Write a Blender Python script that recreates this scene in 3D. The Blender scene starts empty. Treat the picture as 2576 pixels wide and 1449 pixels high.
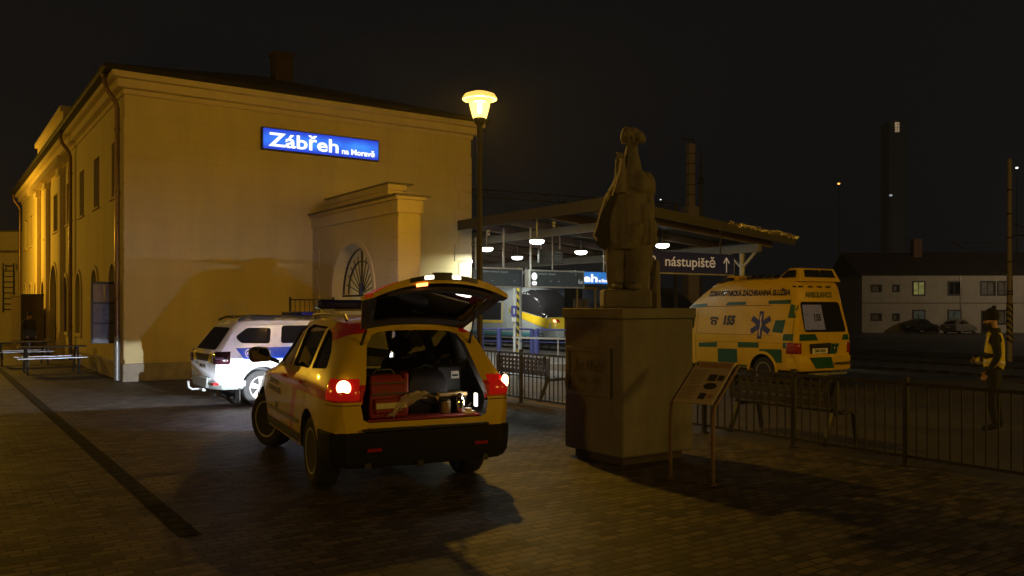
import bpy, bmesh, math, random
from mathutils import Vector, Matrix, geometry
from mathutils.bvhtree import BVHTree
random.seed(7)
C = bpy.context.scene.collection
R = math.radians
# ------------------------------------------------------------------ frames
HORIZON, FOCAL, EYE = 772.0, 2128.0, 1.9          # photo measured on a 2576 px wide frame
KX, KY = -9.80, 21.40                              # near corner of the station building
E1 = Vector((.823, .568, 0)).normalized(); E2 = Vector((-E1.y, E1.x, 0))
RZ = math.atan2(E1.y, E1.x)
def Bw(a, b, z=0): return Vector((KX, KY, 0)) + E1 * a + E2 * b + Vector((0, 0, z))

# ------------------------------------------------------------------ materials
class X:
    """a tiny node-expression helper: X values combine with + - * and comparisons"""
    def __init__(s, nt, sock): s.nt, s.s = nt, sock
    def op(s, o, b=None, c=None):
        n = s.nt.nodes.new('ShaderNodeMath'); n.operation = o
        for i, v in enumerate((s, b, c)):
            if v is None: continue
            if isinstance(v, X): s.nt.links.new(v.s, n.inputs[i])
            else: n.inputs[i].default_value = v
        return X(s.nt, n.outputs[0])
    def __add__(s, b): return s.op('ADD', b)
    def __sub__(s, b): return s.op('SUBTRACT', b)
    def __mul__(s, b): return s.op('MULTIPLY', b)
    def __gt__(s, b): return s.op('GREATER_THAN', b)
    def __lt__(s, b): return s.op('LESS_THAN', b)
    def fract(s): return s.op('FRACT')
    def abs(s): return s.op('ABSOLUTE')
    def maxi(s, b): return s.op('MAXIMUM', b)
def base_mat(name):
    m = bpy.data.materials.new(name); m.use_nodes = True
    nt = m.node_tree; return m, nt, nt.nodes['Principled BSDF']
def coords(nt):
    tc = nt.nodes.new('ShaderNodeTexCoord'); sp = nt.nodes.new('ShaderNodeSeparateXYZ')
    nt.links.new(tc.outputs['Object'], sp.inputs[0])
    return tc, X(nt, sp.outputs[0]), X(nt, sp.outputs[1]), X(nt, sp.outputs[2])
def mixc(nt, fac, a, b):
    n = nt.nodes.new('ShaderNodeMix'); n.data_type = 'RGBA'
    if isinstance(fac, X): nt.links.new(fac.s, n.inputs[0])
    elif hasattr(fac, 'is_linked'): nt.links.new(fac, n.inputs[0])
    else: n.inputs[0].default_value = fac
    for i, v in ((6, a), (7, b)):
        if isinstance(v, tuple): n.inputs[i].default_value = (*v, 1)
        else: nt.links.new(v, n.inputs[i])
    return n.outputs[2]
def noise(nt, tc, scale, detail=4, rough=.6, stretch=None):
    n = nt.nodes.new('ShaderNodeTexNoise'); n.inputs['Scale'].default_value = scale
    n.inputs['Detail'].default_value = detail; n.inputs['Roughness'].default_value = rough
    if stretch:
        mp = nt.nodes.new('ShaderNodeMapping'); mp.inputs['Scale'].default_value = stretch
        nt.links.new(tc.outputs['Object'], mp.inputs[0]); nt.links.new(mp.outputs[0], n.inputs['Vector'])
    else: nt.links.new(tc.outputs['Object'], n.inputs['Vector'])
    return X(nt, n.outputs['Fac'])
def ramp01(nt, x, lo, hi):
    n = nt.nodes.new('ShaderNodeMapRange'); n.inputs[1].default_value = lo; n.inputs[2].default_value = hi
    nt.links.new(x.s, n.inputs[0]); return X(nt, n.outputs[0])
def bump(nt, p, h, strength=.3, dist=.02):
    b = nt.nodes.new('ShaderNodeBump'); b.inputs['Strength'].default_value = strength; b.inputs['Distance'].default_value = dist
    nt.links.new(h.s, b.inputs['Height']); nt.links.new(b.outputs[0], p.inputs['Normal'])
MATS = {}
def mat(name, col, rough=.6, metal=0., var=.25, scale=6., bmp=.0, coat=0., emit=None, spec=None, stretch=None):
    if name in MATS: return MATS[name]
    m, nt, p = base_mat(name)
    tc, x, y, z = coords(nt)
    if var > 0:
        n = ramp01(nt, noise(nt, tc, scale, stretch=stretch), .3, .7)
        c = mixc(nt, n, tuple(v * (1 - var) for v in col), tuple(min(1, v * (1 + var * .5)) for v in col))
        nt.links.new(c, p.inputs['Base Color'])
        r = nt.nodes.new('ShaderNodeMapRange'); r.inputs[3].default_value = max(.02, rough - .08); r.inputs[4].default_value = min(1, rough + .1)
        nt.links.new(n.s, r.inputs[0]); nt.links.new(r.outputs[0], p.inputs['Roughness'])
        if bmp: bump(nt, p, noise(nt, tc, scale * 6), bmp)
    else:
        p.inputs['Base Color'].default_value = (*col, 1); p.inputs['Roughness'].default_value = rough
    p.inputs['Metallic'].default_value = metal
    p.inputs['Coat Weight'].default_value = coat; p.inputs['Coat Roughness'].default_value = .06
    if spec is not None: p.inputs['Specular IOR Level'].default_value = spec
    if emit:
        p.inputs['Emission Color'].default_value = (*emit[0], 1); p.inputs['Emission Strength'].default_value = emit[1]
    MATS[name] = m; return m
def glass_mat(name, tint, ior=1.5, rough=.02, gl=1.0):
    m, nt, p = base_mat(name); nt.nodes.remove(p)
    out = nt.nodes['Material Output']; tr = nt.nodes.new('ShaderNodeBsdfTransparent'); tr.inputs[0].default_value = (*tint, 1)
    g = nt.nodes.new('ShaderNodeBsdfGlossy'); g.inputs['Roughness'].default_value = rough; g.inputs[0].default_value = (gl, gl, gl, 1)
    f = nt.nodes.new('ShaderNodeFresnel'); f.inputs[0].default_value = ior
    mx = nt.nodes.new('ShaderNodeMixShader')
    for a, b in ((f.outputs[0], mx.inputs[0]), (tr.outputs[0], mx.inputs[1]), (g.outputs[0], mx.inputs[2]), (mx.outputs[0], out.inputs[0])): nt.links.new(a, b)
    MATS[name] = m; return m
def glow_glass(name, col, strength, tr=(1, 1, 1)):
    m, nt, p = base_mat(name); nt.nodes.remove(p); out = nt.nodes['Material Output']
    t = nt.nodes.new('ShaderNodeBsdfTransparent'); t.inputs[0].default_value = (*tr, 1)
    e = nt.nodes.new('ShaderNodeEmission'); e.inputs[0].default_value = (*col, 1); e.inputs[1].default_value = strength
    a = nt.nodes.new('ShaderNodeAddShader')
    nt.links.new(t.outputs[0], a.inputs[0]); nt.links.new(e.outputs[0], a.inputs[1]); nt.links.new(a.outputs[0], out.inputs[0])
    MATS[name] = m; return m
def emit_mat(name, col, strength, var=0., scale=3.):
    m, nt, p = base_mat(name); nt.nodes.remove(p); out = nt.nodes['Material Output']
    e = nt.nodes.new('ShaderNodeEmission'); e.inputs[0].default_value = (*col, 1); e.inputs[1].default_value = strength
    if var:
        tc, *_ = coords(nt); n = ramp01(nt, noise(nt, tc, scale, 2), .3, .7)
        nt.links.new(mixc(nt, n, tuple(c * (1 - var) for c in col), col), e.inputs[0])
    nt.links.new(e.outputs[0], out.inputs[0]); MATS[name] = m; return m

# ------------------------------------------------------------------ mesh builder
class MB:
    def __init__(s): s.v, s.f, s.mi = [], [], []
    def add(s, vs, fs, mi=0):
        o = len(s.v); s.v += [tuple(v) for v in vs]
        for f in fs: s.f.append(tuple(o + i for i in f)); s.mi.append(mi)
        return s
    def box(s, x0, x1, y0, y1, z0, z1, mi=0):
        v = [(x0, y0, z0), (x1, y0, z0), (x1, y1, z0), (x0, y1, z0), (x0, y0, z1), (x1, y0, z1), (x1, y1, z1), (x0, y1, z1)]
        return s.add(v, [(3, 2, 1, 0), (4, 5, 6, 7), (0, 1, 5, 4), (1, 2, 6, 5), (2, 3, 7, 6), (3, 0, 4, 7)], mi)
    def hexa(s, v, mi=0):
        return s.add(v, [(3, 2, 1, 0), (4, 5, 6, 7), (0, 1, 5, 4), (1, 2, 6, 5), (2, 3, 7, 6), (3, 0, 4, 7)], mi)
    def bar(s, p0, p1, w, h=None, up=(0, 0, 1), mi=0):
        h = h or w; p0, p1 = Vector(p0), Vector(p1); d = (p1 - p0).normalized(); up = Vector(up)
        if abs(d.dot(up)) > .98: up = Vector((0, 1, 0))
        r = d.cross(up).normalized() * w / 2; u = r.cross(d).normalized() * h / 2
        return s.hexa([p0 - r - u, p0 + r - u, p1 + r - u, p1 - r - u, p0 - r + u, p0 + r + u, p1 + r + u, p1 - r + u], mi)
    def ring_loft(s, rings, closed=True, cap0=True, cap1=True, mi=0):
        n = len(rings[0]); vs = [p for r in rings for p in r]; fs = []
        for i in range(len(rings) - 1):
            for j in range(n if closed else n - 1):
                k = (j + 1) % n; fs.append((i * n + j, i * n + k, (i + 1) * n + k, (i + 1) * n + j))
        if cap0: fs.append(tuple(reversed(range(n))))
        if cap1: fs.append(tuple(range((len(rings) - 1) * n, len(rings) * n)))
        return s.add(vs, fs, mi)
    def tube(s, pts, r, seg=8, mi=0, cap=True):
        pts = [Vector(p) for p in pts]; rings = []
        rr = r if isinstance(r, (list, tuple)) else [r] * len(pts)
        ref = None
        for i, p in enumerate(pts):
            d = ((pts[min(i + 1, len(pts) - 1)] - pts[max(i - 1, 0)])).normalized()
            if ref is None: ref = Vector((0, 0, 1)) if abs(d.z) < .9 else Vector((1, 0, 0))
            a = d.cross(ref).normalized(); b = a.cross(d).normalized(); ref = b
            rings.append([p + (a * math.cos(t) + b * math.sin(t)) * rr[i] for t in (2 * math.pi * k / seg for k in range(seg))])
        return s.ring_loft(rings, True, cap, cap, mi)
    def lathe(s, prof, c=(0, 0, 0), seg=24, mi=0, axis='z'):
        rings = []
        for r, z in prof:
            ring = []
            for k in range(seg):
                t = 2 * math.pi * k / seg; x, y = r * math.cos(t), r * math.sin(t)
                p = (x, y, z) if axis == 'z' else ((z, x, y) if axis == 'x' else (y, z, x))
                ring.append(Vector(c) + Vector(p))
            rings.append(ring)
        return s.ring_loft(rings, True, True, True, mi)
    def prism(s, poly, axis, t0, t1, mi=0):
        """poly: 2D points; axis 'x': (y,z) extruded in x; 'y': (x,z); 'z': (x,y)"""
        def P(p, t): return {'x': (t, p[0], p[1]), 'y': (p[0], t, p[1]), 'z': (p[0], p[1], t)}[axis]
        n = len(poly)
        return s.add([P(p, t0) for p in poly] + [P(p, t1) for p in poly],
                     [tuple(range(n)), tuple(range(2 * n - 1, n - 1, -1))] + [(j, n + j, n + (j + 1) % n, (j + 1) % n) for j in range(n)], mi)
    def panel(s, outer, holes, axis, t0, t1, mi=0):
        """flat slab with holes (2D outline + hole outlines), extruded t0..t1"""
        def P(p, t): return {'x': (t, p[0], p[1]), 'y': (p[0], t, p[1]), 'z': (p[0], p[1], t)}[axis]
        loops = [outer] + holes
        tri = geometry.tessellate_polygon([[Vector((p[0], p[1], 0)) for p in l] for l in loops])
        flat = [p for l in loops for p in l]; n = len(flat)
        vs = [P(p, t0) for p in flat] + [P(p, t1) for p in flat]
        fs = [tuple(t) for t in tri] + [tuple(n + i for i in reversed(t)) for t in tri]
        o = 0
        for l in loops:
            for j in range(len(l)):
                k = (j + 1) % len(l); fs.append((o + j, o + k, n + o + k, n + o + j))
            o += len(l)
        return s.add(vs, fs, mi)
    def mesh(s, name, mats, smooth=None):
        me = bpy.data.meshes.new(name); me.from_pydata(s.v, [], s.f); me.update()
        for m in (mats if isinstance(mats, (list, tuple)) else [mats]): me.materials.append(m)
        for p, i in zip(me.polygons, s.mi): p.material_index = i
        bm = bmesh.new(); bm.from_mesh(me); bmesh.ops.recalc_face_normals(bm, faces=bm.faces)
        if all(len(e.link_faces) == 2 for e in bm.edges) and bm.calc_volume(signed=True) < 0: bmesh.ops.reverse_faces(bm, faces=bm.faces)
        bm.to_mesh(me); bm.free()
        if smooth: smooth_mesh(me, smooth)
        return me
    def build(s, name, mats, parent=None, smooth=None, bevel=None, **kw):
        return link(s.mesh(name, mats, smooth), name, parent, bevel, **kw)
def smooth_mesh(me, ang):
    for p in me.polygons: p.use_smooth = True
    me.set_sharp_from_angle(angle=R(ang))
def link(me, name, parent=None, bevel=None, **kw):
    o = bpy.data.objects.new(name, me); C.objects.link(o); o.parent = parent
    if bevel:
        b = o.modifiers.new('bevel', 'BEVEL'); b.width = bevel; b.segments = 2; b.limit_method = 'ANGLE'; b.angle_limit = R(35)
        if not any(p.use_smooth for p in me.polygons): smooth_mesh(me, 40)
    tag(o, **kw); return o
def tag(o, label=None, cat=None, group=None, kind=None):
    for k, v in (('label', label), ('category', cat), ('group', group), ('kind', kind)):
        if v: o[k] = v
    return o
def thing(name, label, cat, loc=(0, 0, 0), rz=0, group=None):
    o = bpy.data.objects.new(name, None); C.objects.link(o); o.empty_display_size = .3
    o.location = loc; o.rotation_euler = (0, 0, rz); return tag(o, label, cat, group)
def dup(o, parent=None):
    c = o.copy(); C.objects.link(c); c.parent = parent
    for ch in [k for k in C.objects if k.parent == o]: dup(ch, c)
    return c
def text_mesh(s, size, bold=.0, align='CENTER', squeeze=1., shear=0., extr=0.):
    cu = bpy.data.curves.new('lettering', 'FONT'); cu.body = s; cu.size = size; cu.align_x = align; cu.align_y = 'CENTER'
    cu.offset = bold; cu.shear = shear; cu.extrude = extr; cu.resolution_u = 3
    o = bpy.data.objects.new('lettering', cu); C.objects.link(o)
    dg = bpy.context.evaluated_depsgraph_get(); me = bpy.data.meshes.new_from_object(o.evaluated_get(dg))
    bpy.data.objects.remove(o); bpy.data.curves.remove(cu)
    me.name = 'lettering'
    if squeeze != 1:
        for v in me.vertices: v.co.x *= squeeze
    return me
def text(s, size, m, parent, mtx, name='lettering', **kw):
    me = text_mesh(s, size, **kw); me.transform(mtx); me.materials.clear(); me.materials.append(m)
    return link(me, name, parent)
def face_mtx(loc, right, up):
    r, u = Vector(right).normalized(), Vector(up).normalized(); n = r.cross(u)
    return Matrix.Translation(Vector(loc)) @ Matrix((r, u, n)).transposed().to_4x4()
def arch(x0, x1, z0, zt, n=10):
    r = (x1 - x0) / 2; zs = zt - r
    return [(x0, z0), (x1, z0)] + [(x0 + r + r * math.cos(math.pi * k / n), zs + r * math.sin(math.pi * k / n)) for k in range(n + 1)]
def rect(x0, x1, z0, z1): return [(x0, z0), (x1, z0), (x1, z1), (x0, z1)]
def lamp(name, kind, loc, power, col, size=.1, rot=None, **kw):
    l = bpy.data.lights.new(name, kind); l.energy = power; l.color = col
    if kind == 'AREA': l.size = size
    else: l.shadow_soft_size = size
    for k, v in kw.items(): setattr(l, k, v)
    o = bpy.data.objects.new(name, l); C.objects.link(o); o.location = loc
    if rot: o.rotation_euler = rot
    return o
SODIUM = (1.0, .53, .035)

# ------------------------------------------------------------------ shared materials
M_cream = None
def plaster(name, col, joint, var=.12):
    m, nt, p = base_mat(name); tc, x, y, z = coords(nt)
    n = ramp01(nt, noise(nt, tc, .9, 5, .65), .3, .7); st = ramp01(nt, noise(nt, tc, 2.2, 4, .6, (1, 1, .12)), .45, .75)
    c = mixc(nt, n, tuple(v * (1 - var) for v in col), col)
    c = mixc(nt, st * .22, c, tuple(v * .5 for v in col)); nt.links.new(c, p.inputs['Base Color'])
    p.inputs['Roughness'].default_value = .9
    h = noise(nt, tc, 60, 3)
    if joint:
        g = ((z * (1 / joint)).fract() - .5).abs() > .478
        h = h * .25 - g * .35
        nt.links.new(mixc(nt, g * .13, c, tuple(v * .45 for v in col)), p.inputs['Base Color'])
    bump(nt, p, h, .25, .02); MATS[name] = m; return m
WALL_COL = (.71, .595, .31)
M_wall = plaster('cream_plaster', WALL_COL, .52)
M_trim = plaster('cream_trim', (.72, .60, .38), None)
M_plinth = mat('plinth_stone', (.36, .31, .24), .85, var=.3, scale=3, bmp=.2)
M_zinc = mat('zinc_sheet', (.17, .135, .11), .38, .7, var=.3)
M_roof = mat('dark_roof_tiles', (.05, .035, .03), .8, var=.3)
M_frame = mat('brown_window_frame', (.035, .020, .012), .5, var=.2)
M_pane = mat('dark_pane', (.012, .012, .014), .06, var=0, spec=.6)
M_black = mat('black_paint', (.012, .012, .013), .38, var=.2)
M_blackm = mat('black_plastic', (.016, .016, .017), .55, var=.25, bmp=.05)
M_rubber = mat('tyre_rubber', (.014, .013, .012), .8, var=.3, scale=20, bmp=.2)
M_alloy = mat('alloy_wheel', (.42, .40, .37), .35, .25, var=.2)
M_chrome = mat('chrome', (.8, .8, .8), .08, 1, var=0)
M_white = mat('white_lettering', (.8, .8, .8), .5, var=0)
M_steel = mat('grey_steel', (.32, .32, .31), .4, .6, var=.2)
M_darkfence = mat('fence_paint', (.022, .021, .021), .55, 0, var=.25, spec=.3)
M_white_paint = mat('white_steel_paint', (.62, .63, .60), .45, var=.12)
M_glass = glass_mat('car_glass', (.45, .47, .46))
M_glass_dark = glass_mat('dark_car_glass', (.22, .22, .22))
M_glass_clear = glass_mat('clear_glass', (.85, .88, .87))

# ------------------------------------------------------------------ ground
def ground_z(a): return 0 if a < 18.2 else (-.75 * min(1, (a - 18.2) / 5.0))
def make_ground():
    m, nt, p = base_mat('yard_asphalt'); tc, x, y, z = coords(nt)
    n = ramp01(nt, noise(nt, tc, .25, 5), .3, .7); f = noise(nt, tc, 30, 3)
    nt.links.new(mixc(nt, n, (.028, .025, .023), (.060, .053, .048)), p.inputs['Base Color'])
    r = nt.nodes.new('ShaderNodeMapRange'); r.inputs[3].default_value = .38; r.inputs[4].default_value = .8
    nt.links.new(n.s, r.inputs[0]); nt.links.new(r.outputs[0], p.inputs['Roughness']); bump(nt, p, f, .35, .02)
    g = MB(); aa = [-400, -120, -40, 0, 6, 12, 18.2, 23.2, 26, 60, 160, 600]; bb = [-300, -60, -20, 0, 20, 60, 160, 600]
    for i in range(len(aa) - 1):
        for j in range(len(bb) - 1):
            g.add([(aa[i], bb[j], ground_z(aa[i])), (aa[i + 1], bb[j], ground_z(aa[i + 1])), (aa[i + 1], bb[j + 1], ground_z(aa[i + 1])), (aa[i], bb[j + 1], ground_z(aa[i]))], [(0, 1, 2, 3)])
    o = g.build('ground', m, kind='structure'); o.location = (KX, KY, -.006); o.rotation_euler.z = RZ
    # brick pavers of the plaza
    m, nt, p = base_mat('plaza_pavers'); tc, x, y, z = coords(nt)
    mp = nt.nodes.new('ShaderNodeMapping'); nt.links.new(tc.outputs['Object'], mp.inputs[0])
    br = nt.nodes.new('ShaderNodeTexBrick'); nt.links.new(mp.outputs[0], br.inputs['Vector'])
    br.inputs['Scale'].default_value = 1; br.inputs['Brick Width'].default_value = .205; br.inputs['Row Height'].default_value = .105
    br.inputs['Mortar Size'].default_value = .011; br.inputs['Mortar Smooth'].default_value = .25; br.inputs['Bias'].default_value = -.1
    br.inputs['Color1'].default_value = (.014, .011, .0095, 1); br.inputs['Color2'].default_value = (.135, .108, .092, 1); br.inputs['Mortar'].default_value = (.003, .0025, .002, 1)
    n = ramp01(nt, noise(nt, tc, .55, 6, .7), .28, .72); n2 = noise(nt, tc, 40, 3)
    c = mixc(nt, n * .5, br.outputs['Color'], (.030, .024, .021)); nt.links.new(c, p.inputs['Base Color'])
    r = nt.nodes.new('ShaderNodeMapRange'); r.inputs[3].default_value = .78; r.inputs[4].default_value = .52; p.inputs['Specular IOR Level'].default_value = .42
    nt.links.new(n.s, r.inputs[0]); nt.links.new(r.outputs[0], p.inputs['Roughness'])
    hump = ((y * (1 / .105)).fract() - .5); hump = hump * hump * -4.0            # each stone is slightly domed along its short side
    h = X(nt, br.outputs['Fac']) * -1.0 + n2 * .12 + hump * .10 + X(nt, br.outputs['Color']) * 10.0 + noise(nt, tc, 5.5, 2) * .55
    bump(nt, p, h, 1.0, .012)
    g = MB(); g.add([(-45, -45, 0), (5.45, -45, 0), (5.45, 45, 0), (-45, 45, 0)], [(0, 1, 2, 3)])
    o = g.build('plaza_paving', m, kind='structure'); o.location = (KX, KY, -.002); o.rotation_euler.z = RZ
    # platform slab paving beyond the railings
    m, nt, p = base_mat('platform_slabs'); tc, x, y, z = coords(nt)
    br = nt.nodes.new('ShaderNodeTexBrick'); nt.links.new(tc.outputs['Object'], br.inputs['Vector'])
    br.inputs['Scale'].default_value = 1; br.inputs['Brick Width'].default_value = .5; br.inputs['Row Height'].default_value = .5; br.offset = 0
    br.inputs['Mortar Size'].default_value = .008; br.inputs['Color1'].default_value = (.20, .175, .155, 1); br.inputs['Color2'].default_value = (.25, .215, .19, 1); br.inputs['Mortar'].default_value = (.06, .05, .045, 1)
    n = ramp01(nt, noise(nt, tc, .6, 5), .3, .7)
    nt.links.new(mixc(nt, n * .5, br.outputs['Color'], (.11, .095, .085)), p.inputs['Base Color']); p.inputs['Roughness'].default_value = .7
    bump(nt, p, X(nt, br.outputs['Fac']) * -1, .4, .01)
    g = MB(); g.add([(5.7, -6.6, 0), (17.9, -6.6, 0), (17.9, 60, 0), (5.7, 60, 0)], [(0, 1, 2, 3)])
    g.add([(5.7, -11.5, 0), (9.2, -11.5, 0), (9.2, -6.6, 0), (5.7, -6.6, 0)], [(0, 1, 2, 3)])
    o = g.build('platform_paving', m, kind='structure'); o.location = (KX, KY, -.002); o.rotation_euler.z = RZ
    # the slot drain running parallel to the facade
    g = MB(); g.box(-2.39, -2.21, -15.9, 40, -.05, .001)
    for k in range(int(55 / .25)): g.box(-2.355, -2.245, -15.88 + k * .25, -15.66 + k * .25, .001, .006)
    o = g.build('drain_channel', mat('cast_iron', (.004, .0035, .003), .8, 0, var=.3, spec=.15), kind='structure'); o.location = (KX, KY, 0); o.rotation_euler.z = RZ
make_ground()

# ------------------------------------------------------------------ station building
def station():
    t = thing('station_building', 'long cream two-storey railway station with arched ground-floor windows', 'building', (KX, KY, 0), RZ)
    EA, D, L = 10.3, .4, 28.3; H = 7.55
    ups = [(.95, 1.85), (3.85, 4.85), (6.75, 7.75), (9.85, 10.9), (13.1, 14.75), (17.3, 18.1), (20.2, 21.1), (23.1, 24.2), (25.8, 26.9)]
    lows = [(1.05, 2.1, 1.15, 3.05), (4.05, 5.15, 1.1, 3.0), (7.35, 8.45, 1.03, 3.0), (10.45, 11.6, 1.0, 2.98), (17.8, 18.9, 1.0, 3.0), (20.7, 21.8, 1.0, 3.02), (23.3, 24.4, 1.0, 3.02), (25.9, 27.0, 1.0, 3.02)]
    door = (13.5, 15.6, .02, 3.55)
    holes = [rect(a, b, 4.82, 6.3) for a, b in ups] + [arch(*w) for w in lows] + [arch(*door)]
    w = MB()
    w.panel(rect(0, L, 0, H), holes, 'x', 0, D)
    w.box(D, EA, 0, D, 0, H)                                          # end wall
    w.box(EA - D, EA, D, L, 0, H); w.box(D, EA - D, L - D, L, 0, H)
    w.build('wall', M_wall, t)
    for right in (True, False):                                       # raised corner blocks
        q = MB()
        for k in range(11):
            ln = .62 if k % 2 else .46; z0 = .56 + k * .56
            if right: q.box(EA - ln, EA + .02, -.025, .0, z0, z0 + .53)
            else: q.box(-.025, 0, .0, ln * .9, z0, z0 + .53)
        q.build('corner_blocks', M_trim, t, bevel=.012)
    p = MB(); p.box(-.05, EA + .05, -.05, 0, 0, .46); p.box(-.05, 0, 0, 13.4, 0, .46); p.box(-.05, 0, 15.7, L, 0, .46)
    p.build('plinth', M_plinth, t, bevel=.015)
    c = MB()
    for o_, z0, z1 in ((.05, 7.28, 7.42), (.20, 7.42, 7.64), (.34, 7.64, 7.80)):
        c.box(-o_, EA + o_, -o_, 0, z0, z1); c.box(-o_, 0, 0, L, z0, z1); c.box(EA, EA + o_, 0, L, z0, z1)
    c.build('cornice', M_trim, t, bevel=.02)
    g = MB(); G = .44
    g.box(-G, EA + G, -G, -.02, 7.80, 7.90); g.box(-G, -.02, -.02, L, 7.80, 7.90); g.box(EA + .02, EA + G, -.02, L, 7.80, 7.90)
    g.tube([(-G - .05, -G, 7.86), (-G - .05, L, 7.86)], .075, 10)
    g.build('gutter', mat('dark_gutter', (.022, .018, .016), .7, 0, var=.3, spec=.2), t)
    r = MB(); z0, z1 = 7.90, 9.7; m = EA / 2
    r.add([(-G, -G, z0), (EA + G, -G, z0), (EA + G, L, z0), (-G, L, z0), (m, m, z1), (m, L - m, z1)], [(0, 1, 4), (1, 2, 5, 4), (2, 3, 5), (3, 0, 4, 5)])
    rf = r.build('roof', M_roof, t)
    ch = MB(); ch.box(5.45, 6.05, 4.5, 5.1, 8.6, 10.35); ch.box(5.40, 6.10, 4.45, 5.15, 10.35, 10.45)
    ch.build('chimney', mat('dark_chimney_brick', (.055, .035, .025), .9, var=.4, scale=14), rf, bevel=.02)
    # central bay: pilasters, dentils, attic parapet
    for b in (11.75, 16.2, 19.6):
        pl = MB(); pl.box(-.16, 0, b - .32, b + .32, .46, 6.95); pl.box(-.22, 0, b - .40, b + .40, 6.7, 6.95); pl.box(-.22, 0, b - .40, b + .40, .0, .62)
        pl.build('pilaster', M_trim, t, bevel=.015)
    d = MB()
    for k in range(40): d.box(-.32, 0, 10.8 + k * .28, 10.92 + k * .28, 7.05, 7.30)
    d.build('dentils', M_trim, t)
    at = MB(); at.box(-.2, .25, 10.2, 18.6, 7.9, 8.75); at.box(-.3, .35, 10.1, 18.7, 8.75, 8.95)
    at.build('attic_parapet', M_trim, t, bevel=.02)
    # windows
    for (a, b) in ups:
        f = MB(); n = .05
        f.box(.16, .24, a, a + n, 4.82, 6.3); f.box(.16, .24, b - n, b, 4.82, 6.3); f.box(.16, .24, a, b, 6.25, 6.3); f.box(.16, .24, a, b, 4.82, 4.87)
        f.box(.165, .235, (a + b) / 2 - .03, (a + b) / 2 + .03, 4.87, 6.25); f.box(.17, .23, a + n, b - n, 5.82, 5.87)
        wf = f.build('window', M_frame, t); s = MB(); s.box(.195, .205, a + n, b - n, 4.87, 6.25); s.build('pane', M_pane, wf)
        s = MB(); s.box(-.07, .15, a - .06, b + .06, 4.76, 4.815); s.build('sill', M_trim, wf)
    for i, (a, b, z0, z1) in enumerate(lows + [door]):
        f = MB(); out = arch(a, b, z0, z1); inn = arch(a + .06, b - .06, z0 + .06, z1 - .06)
        f.panel(out, [inn], 'x', .15, .24); m = (a + b) / 2; f.box(.165, .235, m - .03, m + .03, z0 + .06, z1 - .08); zs = z1 - (b - a) / 2
        f.box(.17, .23, a + .06, b - .06, zs - .03, zs + .03)
        isd = i == len(lows)
        if isd: f.box(.16, .23, a + .06, b - .06, .06, .9)
        wf = f.build('door' if isd else 'window', M_frame, t); s = MB(); s.prism(inn, 'x', .195, .205); s.build('pane', M_pane, wf)
        fr = MB(); fr.panel(arch(a - .14, b + .14, z0 - (0 if isd else .12), z1 + .14), [arch(a, b, z0 + (.001 if isd else 0), z1)], 'x', -.045, .0)
        fr.build('surround', M_trim, wf, bevel=.01)
    # downpipes
    for b in (.32, 8.95, 28.1):
        s = MB(); s.tube([(-.42, b, 7.80), (-.42, b, 7.62), (-.38, b, 7.45), (-.17, b, 7.15), (-.12, b, 6.98), (-.12, b, 5), (-.12, b, .08)], .062, 10)
        for z in (1.2, 3.0, 4.8, 6.4): s.tube([(-.12, b, z), (-.12, b, z + .05)], .078, 10)
        s.build('downpipe', mat('copper_downpipe', (.20, .13, .09), .35, .75, var=.3), t, smooth=50)
    s = MB(); s.tube([(-.42, .32, 7.95), (-.42, .32, 7.72)], [.13, .07], 10); s.build('gutter_funnel', M_zinc, t, smooth=50)
    s = MB(); s.tube([(-.12, .32, .02), (-.12, .32, 1.15)], .075, 12); s.build('downpipe_boot', M_steel, t, smooth=50)
    return t
station()

# lit station name sign
def station_sign(name, label, a, b, z0, w, h, face, txt, tw):
    t = thing(name, label, 'sign', Bw(a, b, z0), RZ)
    k = MB(); k.box(0, w, -.16, -.02, 0, h); k.build('sign_box', mat('sign_casing', (.02, .025, .09), .4), t, bevel=.01)
    k = MB(); k.box(.03, w - .03, -.168, -.161, .03, h - .03); k.build('lit_face', face, t)
    return t
m, nt, p = base_mat('lit_blue_face'); nt.nodes.remove(p)
tc, x, y, z = coords(nt)
e = nt.nodes.new('ShaderNodeEmission'); e.inputs[1].default_value = 1.0
tube_glow = ramp01(nt, (z - .31).abs(), .26, .06)                       # brighter where the fluorescent tube sits behind the sheet
nt.links.new(mixc(nt, tube_glow * ramp01(nt, noise(nt, tc, 1.1, 2), .25, .7), (.03, .065, .66), (.06, .32, 1.25)), e.inputs[0])
nt.links.new(e.outputs[0], nt.nodes['Material Output'].inputs[0]); M_bluelit = m
M_wlit = emit_mat('lit_white_letters', (1, 1, 1), 1.35)
t = station_sign('station_name_sign', 'lit blue sign reading Zábřeh na Moravě on the cream end wall', 3.46, 0, 6.24, 3.52, .62, M_bluelit, '', 0)
def fit_text(s, x0, z0, width, height, m, parent, yy, bold):
    me = text_mesh(s, 1.0, bold=bold, align='LEFT')
    xs = [v.co.x for v in me.vertices]; ys = [v.co.y for v in me.vertices]
    sx = width / (max(xs) - min(xs)); sy = height / (max(ys) - min(ys))
    me.transform(Matrix.Translation((x0, yy, z0)) @ Matrix.Rotation(R(90), 4, 'X') @ Matrix.Diagonal((sx, sy, 1, 1)) @ Matrix.Translation((-min(xs), -min(ys), 0)))
    me.materials.clear(); me.materials.append(m); return link(me, 'lettering', parent)
fit_text('Zábřeh', .17, .10, 2.06, .425, M_wlit, t, -.172, .022)
fit_text('na Moravě', 2.33, .10, 1.05, .185, M_wlit, t, -.172, .035)

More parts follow.
